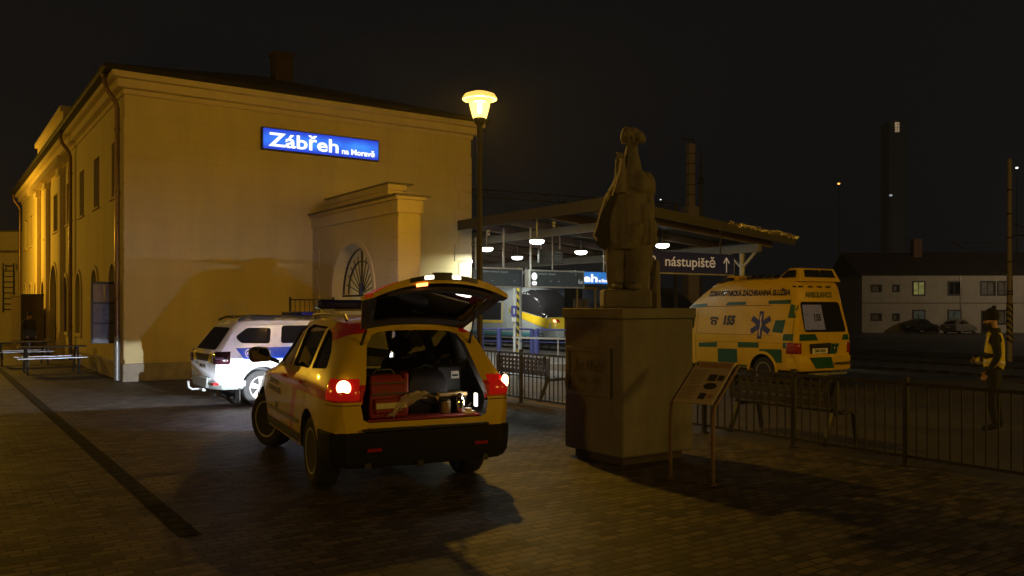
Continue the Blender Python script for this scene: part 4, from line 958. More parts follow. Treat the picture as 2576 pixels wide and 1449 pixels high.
# ------------------------------------------------------------------ figures grown from a skeleton
def skin_mesh(J, edges, root, sub=2):
    names = list(J); me = bpy.data.meshes.new('figure'); me.from_pydata([J[n][0] for n in names], [(names.index(a), names.index(b)) for a, b in edges], [])
    o = bpy.data.objects.new('figure', me); C.objects.link(o); md = o.modifiers.new('skin', 'SKIN'); md.use_smooth_shade = True
    for i, n in enumerate(names):
        r = J[n][1]; r = r if isinstance(r, tuple) else (r, r); me.skin_vertices[0].data[i].radius = r; me.skin_vertices[0].data[i].use_root = n == root
    s = o.modifiers.new('sub', 'SUBSURF'); s.levels = sub; s.render_levels = sub
    dg = bpy.context.evaluated_depsgraph_get(); res = bpy.data.meshes.new_from_object(o.evaluated_get(dg)); bpy.data.objects.remove(o)
    return res
HUMAN = [('pelvis', 'waist'), ('waist', 'chest'), ('chest', 'neck'), ('neck', 'head'), ('head', 'crown')] + [e for s in 'ab' for e in
        (('pelvis', 'hip' + s), ('hip' + s, 'knee' + s), ('knee' + s, 'ankle' + s), ('ankle' + s, 'toe' + s), ('chest', 'shoulder' + s), ('shoulder' + s, 'elbow' + s), ('elbow' + s, 'wrist' + s), ('wrist' + s, 'palm' + s))]
def hand(mb, wrist, fwd, side, curl=.5, k=1.0):
    """five separate bent fingers rooted in the palm"""
    w, f, s = Vector(wrist), Vector(fwd).normalized(), Vector(side).normalized(); n = f.cross(s)
    for i, L in enumerate((.066, .076, .071, .056)):
        p = w + f * .085 * k + s * (.027 - .018 * i) * k; pts = [p - f * .03 * k, p]; d = f.copy()
        for q in (.45, .33, .24): d = (Matrix.Rotation(curl, 3, s) @ d); p = p + d * L * q * k; pts.append(p)
        mb.tube(pts, [.009 * k, .0095 * k, .009 * k, .008 * k, .0065 * k], 6)
    p = w + f * .03 * k + s * .03 * k; pts = [p - s * .012 * k, p]
    for q in (.036, .028): p = p + (f * .75 + s * .5 + n * .3).normalized() * q * k; pts.append(p)
    mb.tube(pts, [.011 * k, .0115 * k, .010 * k, .008 * k], 6)
def shell(me, test, off, name, m, parent, sm=60):
    """clothing that follows the body: the tested faces pushed outwards"""
    bm = bmesh.new(); bm.from_mesh(me); bm.normal_update(); bmesh.ops.delete(bm, geom=[f for f in bm.faces if not test(f.calc_center_median())], context='FACES')
    for v in bm.verts: v.co += v.normal * off
    r = bpy.data.meshes.new(name); bm.to_mesh(r); bm.free(); r.materials.append(m)
    for p in r.polygons: p.use_smooth = True
    o = link(r, name, parent); sd = o.modifiers.new('s', 'SOLIDIFY'); sd.thickness = .008; sd.offset = -1; return o
M_skin = mat('skin', (.38, .22, .15), .6, var=.1)
M_darkcloth = mat('dark_uniform_cloth', (.010, .011, .016), .85, var=.4, scale=20, bmp=.2)
def face_parts(me_bvh, parent, hc, fdir, r=.1):
    """eyes, nose, mouth, ears set on the head, looking along fdir"""
    f = Vector(fdir).normalized(); s = Vector((0, 0, 1)).cross(f).normalized(); hc = Vector(hc)
    b = MB()
    n0 = hc + f * r * .93; b.hexa([n0 - s * .016 + Vector((0, 0, -.022)), n0 + s * .016 + Vector((0, 0, -.022)), n0 + s * .016 - f * .03 + Vector((0, 0, -.022)), n0 - s * .016 - f * .03 + Vector((0, 0, -.022)),
                                   n0 - s * .006 + f * -.004 + Vector((0, 0, .03)), n0 + s * .006 + f * -.004 + Vector((0, 0, .03)), n0 + s * .006 - f * .03 + Vector((0, 0, .03)), n0 - s * .006 - f * .03 + Vector((0, 0, .03))])
    b.v[0:2] = [tuple(Vector(v) + f * .022) for v in b.v[0:2]]
    b.build('nose', M_skin, parent, bevel=.004)
    for q in (-1, 1):
        e = MB(); e.lathe([(.001, -.012), (.008, -.009), (.012, 0), (.008, .009), (.001, .012)], (0, 0, 0), 10); o = e.build('eye', mat('eye', (.05, .04, .04), .1, var=0), parent, smooth=60); o.location = hc + f * r * .84 + s * .033 * q + Vector((0, 0, .028))
        e = MB(); e.lathe([(.002, -.012), (.022, -.008), (.026, 0), (.02, .008)], (0, 0, 0), 12, 0, 'y'); o = e.build('ear', M_skin, parent, smooth=60); o.location = hc + s * r * .86 * q + Vector((0, 0, .01)); o.rotation_euler.z = math.atan2(s.y, s.x) + math.pi / 2; o.scale.z = 1.3
    e = MB(); m0 = hc + f * r * .90 + Vector((0, 0, -.052)); e.bar(m0 - s * .022, m0 + s * .022, .008, .008); e.build('mouth', mat('lips', (.28, .12, .10), .5, var=0), parent)
def officer():
    # faces the tracks (towards -x in the picture), near arm hanging, hand at the hip pocket
    t = thing('person', 'person in dark uniform, knitted cap and yellow vest standing in profile', 'person', (7.35, 12.9, 0), R(-33))
    J = {'pelvis': ((.0, 0, .96), (.15, .13)), 'waist': ((0, 0, 1.12), (.145, .125)), 'chest': ((.02, 0, 1.34), (.165, .135)), 'neck': ((.0, 0, 1.53), .062), 'head': ((-.04, 0, 1.66), (.092, .088)), 'crown': ((-.025, 0, 1.755), (.085, .08))}
    for s, q, kx in (('a', -1, .0), ('b', 1, .06)):
        J['hip' + s] = ((.0, q * .10, .88), .105); J['knee' + s] = ((-.03 + kx, q * .11, .48), .072); J['ankle' + s] = ((.03 + kx, q * .115, .09), .05); J['toe' + s] = ((-.17 + kx, q * .125, .045), .042)
    J['shouldera'] = ((.02, -.205, 1.43), .078); J['elbowa'] = ((.07, -.27, 1.16), .058); J['wrista'] = ((-.05, -.265, .95), .038); J['palma'] = ((-.08, -.262, .90), (.034, .022))
    J['shoulderb'] = ((.02, .205, 1.43), .078); J['elbowb'] = ((.02, .27, 1.16), .058); J['wristb'] = ((-.20, .18, 1.06), .038); J['palmb'] = ((-.25, .15, 1.06), (.034, .022))
    me = skin_mesh(J, HUMAN, 'pelvis'); me.materials.append(M_darkcloth); me.materials.append(M_skin)
    for p in me.polygons:
        c = p.center; p.use_smooth = True
        if c.z > 1.55: p.material_index = 1
    body = link(me, 'body', t)
    for h_ in (((-.065, -.264, .925), (-.5, 0, -.85), (-.85, 0, .5), .35), ((-.225, .165, 1.06), (-.85, -.5, 0), (0, 0, 1), .5)): hm = MB(); hand(hm, *h_); hm.build('hand', M_skin, t, smooth=60)
    face_parts(None, t, (-.04, 0, 1.675), (-1, 0, -.05), .098)
    arm = lambda c: abs(c.y) > .165 and c.z < 1.47 and c.z > .85
    mv = mat('hi_vis_yellow', (.62, .52, .03), .7, var=.3, scale=8, bmp=.2)
    v = shell(me, lambda c: .98 < c.z < 1.50 and abs(c.y) < .185, .022, 'vest', mv, t)
    b = shell(me, lambda c: 1.14 < c.z < 1.19 and abs(c.y) < .16, .028, 'vest_band', M_darkcloth, v)
    shell(me, lambda c: 1.03 < c.z < 1.07 and abs(c.y) < .18, .028, 'reflective_band', mat('reflective_pale_band', (.62, .56, .42), .4, var=.2), v)
    c = MB(); c.lathe([(.098, 1.70), (.105, 1.735), (.104, 1.775), (.098, 1.82), (.075, 1.86), (.03, 1.885), (.002, 1.888)], (-.028, 0, 0), 20); c.lathe([(.03, 1.875), (.035, 1.90), (.015, 1.92)], (.0, 0, 0), 10)
    c.build('cap', mat('black_knit', (.008, .008, .01), .95, var=.3, scale=40, bmp=.4), t, smooth=60)
    k = shell(me, lambda c: 1.56 < c.z < 1.655 and c.x < -.02, .012, 'face_mask', M_darkcloth, t)
    k = MB(); k.lathe([(.085, 1.50), (.092, 1.54), (.085, 1.58)], (.0, 0, 0), 16); k.build('collar', M_darkcloth, t, smooth=60)
    r = MB(); r.box(-.19, -.135, -.05, .0, 1.06, 1.16); r.build('radio', M_blackm, t, bevel=.01)
officer()
def waiting_person():
    loc = Bw(-.98, 13.2); t = thing('person', 'dark-clothed person standing by the screen in front of the station entrance', 'person', loc, R(70)); t.scale = (.93, .93, .93)
    J = {'pelvis': ((.0, 0, .96), (.16, .13)), 'waist': ((0, 0, 1.12), (.16, .13)), 'chest': ((0, 0, 1.36), (.18, .14)), 'neck': ((.0, -.01, 1.54), .06), 'head': ((0, -.03, 1.66), (.088, .092)), 'crown': ((0, -.02, 1.75), (.08, .085))}
    for s, q in (('a', -1), ('b', 1)):
        J['hip' + s] = ((q * .10, 0, .88), .105); J['knee' + s] = ((q * .11, -.02, .48), .07); J['ankle' + s] = ((q * .12, .03, .09), .05); J['toe' + s] = ((q * .13, -.16, .045), .042)
        J['shoulder' + s] = ((q * .20, 0, 1.44), .078); J['elbow' + s] = ((q * .25, .03, 1.15), .058); J['wrist' + s] = ((q * .20, -.10, .93), .038); J['palm' + s] = ((q * .19, -.13, .88), (.034, .022))
    me = skin_mesh(J, HUMAN, 'pelvis'); me.materials.append(M_darkcloth); me.materials.append(M_skin)
    for p in me.polygons:
        p.use_smooth = True
        if p.center.z > 1.56: p.material_index = 1
    link(me, 'body', t)
    for q in (-1, 1): hm = MB(); hand(hm, (q * .197, -.11, .91), (0, -.3, -.95), (0, -.95, .3), .4); hm.build('hand', M_skin, t, smooth=60)
    face_parts(None, t, (0, -.03, 1.675), (0, -1, 0), .095)
    shell(me, lambda c: .72 < c.z < 1.53, .025, 'coat', mat('dark_coat', (.018, .015, .013), .9, var=.3), t)
    c = MB(); c.lathe([(.098, 1.70), (.104, 1.74), (.09, 1.80), (.05, 1.84), (.002, 1.85)], (0, -.015, 0), 18); c.build('cap', M_darkcloth, t, smooth=60)
waiting_person()

# ------------------------------------------------------------------ monument
def stone(name, col, sc=3):
    m, nt, p = base_mat(name); tc, x, y, z = coords(nt)
    n = ramp01(nt, noise(nt, tc, sc, 6, .65), .3, .7); st = ramp01(nt, noise(nt, tc, 2.0, 5, .6, (1, 1, .15)), .45, .7); f = noise(nt, tc, 45, 4)
    c = mixc(nt, n, tuple(v * .72 for v in col), col); c = mixc(nt, st * .45, c, tuple(v * .45 for v in col)); nt.links.new(c, p.inputs['Base Color']); p.inputs['Roughness'].default_value = .88
    bump(nt, p, f * .4 + n, .35, .02); return m
M_stone = stone('weathered_sandstone', (.175, .165, .155)); M_stone2 = stone('carved_sandstone', (.165, .15, .132), 5)
def monument():
    PC = Vector((1.30, 9.98, 0)); t = thing('statue_pedestal', 'broad sandstone pedestal with an inscribed tablet', 'pedestal', PC, RZ); W, D = 1.20, 1.10
    b = MB(); b.box(.10, W - .10, .10, D - .10, 0, .10); b.build('footing', mat('dark_footing', (.05, .04, .032), .9, var=.3), t)
    b = MB(); b.box(0, W, 0, D, .10, 1.755); b.build('block', M_stone, t, bevel=.03)
    b = MB(); b.box(-.025, W + .025, -.025, D + .025, 1.758, 1.885); b.build('cap', M_stone, t, bevel=.012)
    # tablet on the left face (x = 0), with a raised frame
    f = MB(); f.panel(rect(.17, 1.02, .80, 1.40), [rect(.23, .96, .855, 1.345)], 'x', -.045, .0); f.build('tablet_frame', M_stone2, t, bevel=.008)
    f = MB(); f.box(-.012, .0, .23, .96, .855, 1.345); tb = f.build('tablet', M_stone2, t)
    dk = mat('dark_inscription', (.02, .015, .012), .9, var=0)
    for s, z, sz, sh in (('Jan Welzl', 1.17, .20, .35), ('1868 - 1948', .99, .125, .25)):
        me = text_mesh(s, sz, bold=-.002, squeeze=.72, shear=sh); me.transform(face_mtx((-.016, .595, z), (0, -1, -.03), (0, 0, 1))); me.materials.clear(); me.materials.append(dk); link(me, 'lettering', tb)
    # plinth block and figure standing on it
    q = thing('statue', 'weathered stone statue of a hooded standing figure holding a hanging whip', 'statue', PC + E1 * .60 + E2 * .55 + Vector((0, 0, 1.885)), R(0))
    b = MB(); b.box(-.34, .265, -.26, .26, 0, .235); o = b.build('base', M_stone2, q, bevel=.03)
    b = MB()                                                          # masses merged into one carved figure
    def mass(sec, ky=.74, cy=0.):
        rings = []
        for s_ in sec:
            z, cx, rx = s_[:3]; dy = s_[3] if len(s_) > 3 else cy
            rings.append([Vector((cx + rx * math.cos(a), dy + rx * ky * math.sin(a), z)) for a in (2 * math.pi * k / 18 for k in range(18))])
        b.ring_loft(rings)
    def ball(c, rx, ry, rz): mass([(c[2] + rz * math.sin(a), c[0], max(.004, rx * math.cos(a)), c[1]) for a in (-math.pi / 2 + math.pi * k / 8 for k in range(9))], ry / rx)
    mass([(.74, .0, .27), (.80, .005, .315), (.95, 0, .315), (1.16, -.009, .308), (1.335, 0, .288), (1.51, .05, .235), (1.635, .068, .185), (1.72, .06, .13), (1.80, .05, .10)])
    mass([(1.50, .03, .13, -.10), (1.70, .03, .125, -.10), (1.865, .035, .108, -.08), (1.99, .04, .084, -.05), (2.06, .045, .066, -.03)], .9)
    ball((-.015, -.04, 2.19), .092, .10, .125); ball((.115, -.02, 2.17), .085, .10, .088); ball((.03, -.03, 2.24), .11, .10, .055); ball((.165, -.02, 2.15), .05, .07, .06)
    mass([(.20, -.155, .105, -.02), (.40, -.165, .115, -.02), (.62, -.165, .13, 0), (.86, -.16, .14, 0)], .95); mass([(.20, .095, .14, -.06), (.36, .105, .145, -.06), (.55, .13, .16, -.05), (.70, .13, .17, -.04), (.92, .11, .17, 0)], .95)
    ball((-.15, -.14, .27), .085, .15, .055); ball((.04, -.19, .27), .095, .15, .06)
    ball((.31, 0, .87), .075, .10, .085); ball((.27, -.05, 1.0), .09, .12, .16); ball((.215, -.02, 1.54), .13, .14, .20); ball((.25, 0, 1.22), .085, .16, .35); ball((-.17, -.03, 1.40), .12, .14, .17)
    mass([(1.44, -.12, .085, -.16), (1.60, -.125, .075, -.19), (1.76, -.13, .06, -.20), (1.86, -.125, .058, -.19), (1.93, -.10, .05, -.18)], 1.0)
    ball((.13, -.15, 1.58), .10, .10, .15)
    mass([(.74, -.10, .05, -.20), (.90, .05, .10, -.19), (1.05, .07, .12, -.17)], .7)
    for fx, lean in ((-.22, -.03), (-.12, .03), (-.02, -.02), (.17, .03), (.25, .0)): mass([(.80, fx, .030, -.205 + abs(fx) * .12), (1.05, fx + lean * .5, .034, -.215 + abs(fx) * .12), (1.32, fx * .8 + lean, .022, -.19 + abs(fx) * .12)], 1.0)
    o = b.build('figure', M_stone2, q)
    rm = o.modifiers.new('r', 'REMESH'); rm.mode = 'VOXEL'; rm.voxel_size = .014; rm.use_smooth_shade = True
    sm = o.modifiers.new('sm', 'SMOOTH'); sm.iterations = 7; sm.factor = .5
    for nm, sz, st in (('chisel_coarse', .26, .038), ('chisel_fine', .06, .012)):
        tx = bpy.data.textures.new(nm, 'CLOUDS'); tx.noise_scale = sz; tx.noise_depth = 3
        d = o.modifiers.new(nm, 'DISPLACE'); d.texture = tx; d.strength = st; d.mid_level = .5
    b = MB(); b.ring_loft([[Vector((.35 + .072 * k * math.cos(a), .10 + .085 * k * math.sin(a), z)) for a in (2 * math.pi * i / 9 for i in range(9))] for z, k in ((.0, 1.15), (.2, 1.05), (.45, 1.0), (.58, .95), (.62, .7))]); b.build('stump', M_stone2, q, smooth=35)
    for h_ in (((-.135, -.215, 1.80), (.10, -.35, .9), (-.9, -.3, 0), .9, 1.25), ((.03, -.17, 1.98), (.0, -.1, .98), (.5, -.8, 0), .3, 1.2)): hm = MB(); hand(hm, *h_); hm.build('hand', M_stone2, q, smooth=60)
    fb = MB(); fb.hexa([(-.075, -.16, 2.14), (-.04, -.165, 2.14), (-.04, -.11, 2.14), (-.075, -.11, 2.14), (-.066, -.14, 2.22), (-.052, -.14, 2.22), (-.052, -.10, 2.22), (-.066, -.10, 2.22)]); fb.build('nose', M_stone2, q, bevel=.006)
    w = MB(); pts = [Vector((-.13, -.27, 1.86)), Vector((-.15, -.26, 1.69)), Vector((-.23, -.25, 1.53)), Vector((-.317, -.24, 1.388)), Vector((-.38, -.24, 1.20)), Vector((-.43, -.24, 1.0)), Vector((-.467, -.24, .895))]
    w.tube(pts, [.016, .015, .013, .011, .010, .009, .009], 8); w.tube([Vector((-.467, -.24, .90)), Vector((-.45, -.24, .88)), Vector((-.435, -.24, .87)), Vector((-.43, -.24, .84))], .013, 6); w.tube([pts[1], Vector((-.20, -.24, 1.50)), Vector((-.23, -.22, 1.40))], .008, 6); w.build('whip', mat('pale_cord', (.40, .36, .30), .7, var=.2), q, smooth=60)
    c = MB(); c.prism([(-.138, 1.647), (-.25, 1.395), (-.364, 1.19), (-.455, .915), (-.42, .80), (-.313, .713), (-.26, .80), (-.24, 1.14), (-.15, 1.447), (-.10, 1.60)], 'y', -.20, -.165); c.build('hanging_cloak', mat('shaded_cloak_stone', (.03, .027, .025), .9, var=.3, scale=8, bmp=.3), q, bevel=.012)  # stone cloak in shadow, the shade is put into its dark colour
    rows = []                                                         # furled sack hanging behind the arm
    for z, x0, x1 in ((1.66, -.16, -.10), (1.50, -.24, -.12), (1.36, -.305, -.14), (1.28, -.30, -.18)): rows.append([Vector((x0, -.02, z)), Vector(((x0 + x1) / 2, -.09, z)), Vector((x1, -.02, z)), Vector(((x0 + x1) / 2, .05, z))])
    b = MB(); b.ring_loft(rows); b.build('slung_sack', M_stone2, q, smooth=60)
monument()

# ------------------------------------------------------------------ information board
def info_board():
    r, f = Vector((.75, -.66, 0)).normalized(), Vector((.66, .75, 0)).normalized()
    t = thing('information_board', 'sloping information board with pictures on two bent steel legs', 'information board', (1.76, 9.36, 0), math.atan2(r.y, r.x)); W = .50
    # local x = along the lower edge, local y = away from the reader
    legm = mat('rusty_steel', (.15, .095, .06), .55, .6, var=.35, scale=10)
    for x in (-.01, W + .01):
        b = MB(); b.tube([(x, 0, 0), (x, 0, .72), (x, .03, .83), (x, .30, 1.03), (x, .58, 1.235)], .022, 10); b.build('leg', legm, t, smooth=60)
        b = MB(); b.lathe([(.05, 0), (.05, .012), (.03, .02)], (x, 0, 0), 14); b.build('foot_plate', legm, t)
    b = MB(); T = lambda x, s, h: Vector((x, .03 + s * .795, .845 + s * .605 - 0)) + Vector((0, -.605, .795)) * h
    b.hexa([T(.012, 0, 0), T(W - .012, 0, 0), T(W - .012, .69, 0), T(.012, .69, 0), T(.012, 0, .018), T(W - .012, 0, .018), T(W - .012, .69, .018), T(.012, .69, .018)]); pn = b.build('panel', mat('pale_print', (.52, .42, .28), .45, var=.06), t, bevel=.004)
    def patch(x0, x1, s0, s1, m, nm, h=.021, seg=0):
        b = MB()
        if seg: b.add([T((x0 + x1) / 2 + (x1 - x0) / 2 * math.cos(2 * math.pi * k / seg), (s0 + s1) / 2 + (s1 - s0) / 2 * math.sin(2 * math.pi * k / seg), h) for k in range(seg)], [tuple(range(seg))])
        else: b.add([T(x0, s0, h), T(x1, s0, h), T(x1, s1, h), T(x0, s1, h)], [(0, 1, 2, 3)])
        b.build(nm, m, pn)
    ph = mat('printed_photo', (.06, .055, .05), .4, var=.7, scale=40); hd = mat('printed_header', (.42, .24, .11), .45, var=.2)
    patch(.08, .46, .58, .66, hd, 'header'); patch(.27, .37, .36, .47, ph, 'photo'); patch(.39, .46, .37, .46, ph, 'photo'); patch(.27, .43, .22, .33, ph, 'photo', seg=20); patch(.28, .36, .06, .16, ph, 'photo'); patch(.39, .45, .08, .14, hd, 'emblem'); patch(.03, .06, .61, .65, ph, 'emblem')
    tl = mat('printed_text', (.22, .17, .11), .6, var=.2)
    b = MB()
    for k in range(22):
        if k == 10: continue
        s = .05 + k * .0225; b.add([T(.04, s, .0205), T(.23 - .02 * ((k * 7) % 3), s, .0205), T(.23 - .02 * ((k * 7) % 3), s + .008, .0205), T(.04, s + .008, .0205)], [(0, 1, 2, 3)])
    b.build('text_lines', tl, pn)
info_board()

# ------------------------------------------------------------------ railing and benches
def railing():
    t = thing('railing', 'long dark steel bar railing between the plaza and the platforms', 'railing', (KX, KY, 0), RZ); a = 5.55
    posts = [-7.92 - 1.6 * k for k in range(10)]
    for i, b0 in enumerate(posts):
        p = MB(); p.box(a - .03, a + .03, b0 - .03, b0 + .03, 0, 1.06); p.box(a - .05, a + .05, b0 - .05, b0 + .05, 0, .015); p.build('post', M_darkfence, t, bevel=.006)
        if i + 1 < len(posts):
            b1 = posts[i + 1]; q = MB(); q.box(a - .02, a + .02, b1 + .03, b0 - .03, .96, 1.0); q.box(a - .015, a + .015, b1 + .03, b0 - .03, .10, .13)
            for k in range(1, 12): y = b0 + (b1 - b0) * k / 12; q.box(a - .008, a + .008, y - .008, y + .008, .13, .96)
            q.build('bar_panel', M_darkfence, t)
railing()
def bench(b0, label):
    """back towards the plaza, slats drilled metal"""
    t = thing('bench', label, 'bench', Bw(6.15, b0), RZ, 'benches behind the railing'); Ln = 1.9
    mm = mat('bench_metal', (.06, .055, .055), .4, .5, var=.3)
    b = MB(); holes = []
    for j in range(3):
        for k in range(13): holes.append(rect(-Ln + .09 + k * .135, -Ln + .18 + k * .135, .60 + j * .085, .635 + j * .085))
    b.panel(rect(-Ln, 0, .50, .86), holes, 'x', -.012, .012); o = b.build('backrest', mm, t); o.rotation_euler.y = R(0)
    b = MB()
    for k in range(4): b.box(.10 + k * .115, .195 + k * .115, -Ln, 0, .43, .455)
    b.build('seat', mm, t, bevel=.006)
    for y in (-.12, -Ln + .12):
        b = MB(); b.bar((-.03, y, .90), (.06, y, .42), .05, .05); b.bar((.06, y, .44), (-.14, y, .0), .05, .06); b.bar((.10, y, .42), (.56, y, .42), .05, .05); b.bar((.52, y, .43), (.60, y, 0), .05, .06); b.bar((-.2, y, .02), (-.08, y, .02), .08, .03); b.build('leg', M_black, t, bevel=.006)
    return t
bench(-7.75, 'dark drilled-metal bench behind the railing next to the rescue car'); bench(-14.3, 'dark drilled-metal bench behind the railing near the ambulance')

# ------------------------------------------------------------------ platform canopy
def canopy():
    t = thing('platform_canopy', 'sloping steel platform canopy beside the station building', 'canopy', (KX, KY, 0), RZ)
    rz = lambda a: 4.55 - (a - 9.6) * .088
    A0, A1, B0, B1 = 9.55, 16.7, -7.5, 26
    u = mat('dark_roof_deck', (.018, .016, .015), .7, var=.25); fs = mat('grey_fascia', (.075, .07, .066), .6, .1, var=.25)
    bl = [(B0, -.5)] ; 
    b = MB(); b.hexa([(A0, B0, rz(A0) - .05), (A1, B0, rz(A1) - .05), (A1, -.55, rz(A1) - .05), (A0, -.55, rz(A0) - .05), (A0, B0, rz(A0)), (A1, B0, rz(A1)), (A1, -.55, rz(A1)), (A0, -.55, rz(A0))])
    b.hexa([(10.95, -.545, rz(10.95) - .05), (A1, -.545, rz(A1) - .05), (A1, B1, rz(A1) - .05), (10.95, B1, rz(10.95) - .05), (10.95, -.545, rz(10.95)), (A1, -.545, rz(A1)), (A1, B1, rz(A1)), (10.95, B1, rz(10.95))]); b.build('roof_deck', u, t)
    # snow guard / torn flashing strip catching the lamp on the outer gable edge
    b = MB(); b.bar((A0 - .04, B0 - .03, rz(A0) - .10), (A1 + .04, B0 - .03, rz(A1) - .10), .04, .26); b.bar((A0 - .03, B0, rz(A0) - .12), (A0 - .03, -.5, rz(A0) - .12), .05, .30); b.build('fascia', fs, t)
    rnd = random.Random(5); b = MB()
    for k in range(34):
        a = A0 + 4.3 + k * .088; z = rz(a) + .03; w = rnd.uniform(.04, .09)
        b.hexa([(a, B0 - .075, z - w), (a + .086, B0 - .075, z - w + rnd.uniform(-.02, .02)), (a + .086, B0 - .052, z - w), (a, B0 - .052, z - w), (a, B0 - rnd.uniform(.055, .17), z + rnd.uniform(-.01, .05)), (a + .086, B0 - rnd.uniform(.055, .17), z + rnd.uniform(-.01, .05)), (a + .086, B0 - .05, z), (a, B0 - .05, z)])
    b.build('foil_edging', mat('crumpled_foil', (.95, .85, .6), .22, 1.0, var=.15, scale=14, bmp=.9), t)
    beam = mat('grey_green_beam', (.26, .265, .25), .5, .2, var=.15)
    for a, dz, h in ((10.9, .20, .22), (15.9, .20, .24)):
        b = MB(); b.box(a - .08, a + .08, (B0 + .35) if a < 11 else B0 + .55, B1, rz(a) - .05 - dz - h, rz(a) - .05 - dz); b.build('beam', beam, t)
    wood = mat('timber_rafter', (.30, .225, .18), .7, var=.25, scale=6)
    bb = B0 + .7
    while bb < B1:
        b = MB(); a0 = 9.75 if bb < -.7 else 11.0; b.hexa([(a0, bb - .05, rz(a0) - .26), (A1 - .1, bb - .05, rz(A1) - .26), (A1 - .1, bb + .05, rz(A1) - .26), (a0, bb + .05, rz(a0) - .26), (a0, bb - .05, rz(a0) - .055), (A1 - .1, bb - .05, rz(A1) - .055), (A1 - .1, bb + .05, rz(A1) - .055), (a0, bb + .05, rz(a0) - .055)]); b.build('rafter', wood, t); bb += 1.85
    for a, b_ in ((15.9, -6.3), (15.9, -.6), (15.9, 5.2), (15.9, 11)):
        b = MB(); top = rz(a) - .5; b.tube([(a, b_, 0), (a, b_, top)], .075, 12); b.bar((a, b_ - .5, top + .02), (a, b_, top - .45), .06); b.bar((a, b_ + .5, top + .02), (a, b_, top - .45), .06); b.build('column', M_white_paint if a > 12 else beam, t)
    n = 0
    for a, b_ in ((9.85, -4.2), (10.35, -.85), (13.8, -5.1), (13.8, -1.3), (13.8, 2.4), (13.8, 5.9), (13.8, 9.6)):
        lt = thing('canopy_lamp', 'lit white fluorescent lamp under the platform canopy', 'lamp', Bw(a, b_, 3.72), RZ, 'lamps under the platform canopy'); 
        b = MB(); b.lathe([(.21, .03), (.22, .06), (.15, .09)], seg=20); b.box(-.02, .02, -.02, .02, .09, rz(a) - 3.72 - .05); b.build('housing', M_white_paint, lt, bevel=.01)
        b = MB(); b.lathe([(.20, .028), (.205, .0), (.18, -.045), (.11, -.075), (.01, -.085)], seg=20); b.build('diffuser', emit_mat('lit_fluorescent', (.93, 1.0, .96), 8) if n == 0 else MATS['lit_fluorescent'], lt, smooth=50)
        L = lamp('canopy_light', 'AREA', Bw(a, b_, 3.62), (30 if b_ < -3 else 84) if a < 11 else 7 if b_ < -5 else 60, (.92, 1.0, .90), .45); L.data.spread = R(178); n += 1
canopy()
for a, b_, p, ta, tb in ((26.6, 9.5, 3600, 30.0, 22.0), (25.0, 20.0, 3600, 30.2, 26.0), (24.6, 29.0, 2200, 30.2, 34.0)):
    q = Bw(a, b_, 4.4); lamp('train_fill_light', 'SPOT', q, p, (.95, 1.0, .92), .15, (Bw(ta, tb, 1.2) - q).to_track_quat('-Z', 'Y').to_euler(), spot_size=R(75), spot_blend=.6)  # unseen spots added and aimed at the train to brighten it

# ------------------------------------------------------------------ platform signs and displays
def box_sign(name, label, cat, a, b, z, w, h, d, fm, body, group=None):
    t = thing(name, label, cat, Bw(a, b, z), RZ, group); k = MB(); k.box(0, w, -d, 0, 0, h); k.build('casing', body, t, bevel=.008)
    if fm: k = MB(); k.box(.045, w - .045, -d - .004, -d - .001, .045, h - .045); k.build('screen', fm, t)
    return t
M_alu = mat('aluminium_frame', (.62, .63, .62), .35, .5, var=.1)
scr = mat('dark_display_glass', (.035, .045, .045), .14, var=.2, emit=((.55, .68, .68), .028)); M_dim = emit_mat('pale_display_print', (.75, .80, .78), .32); M_dim2 = emit_mat('faint_display_print', (.6, .66, .64), .13)
def sign_text(t, s, x, z, size, m, d, **kw):
    me = text_mesh(s, size, **kw); me.transform(face_mtx((x, -d - .008, z), (1, 0, 0), (0, 0, 1))); me.materials.clear(); me.materials.append(m); link(me, 'lettering', t)
def tri(t, x, z, k, m, d):
    b = MB(); b.add([(x - k, -d - .007, z + k * .5), (x + k, -d - .007, z + k * .5), (x, -d - .007, z - k * .5)], [(0, 1, 2)]); b.build('arrow', m, t)
def at_u(u, b):                                                       # a-coordinate seen at picture column u on the cross line b
    p = Bw(0, b); r = (u - 1288) / FOCAL; return (r * p.y - p.x) / (E1.x - r * E1.y)
def z_of(u, v, b): q = Bw(at_u(u, b), b); return EYE + (HORIZON - v) / FOCAL * q.y
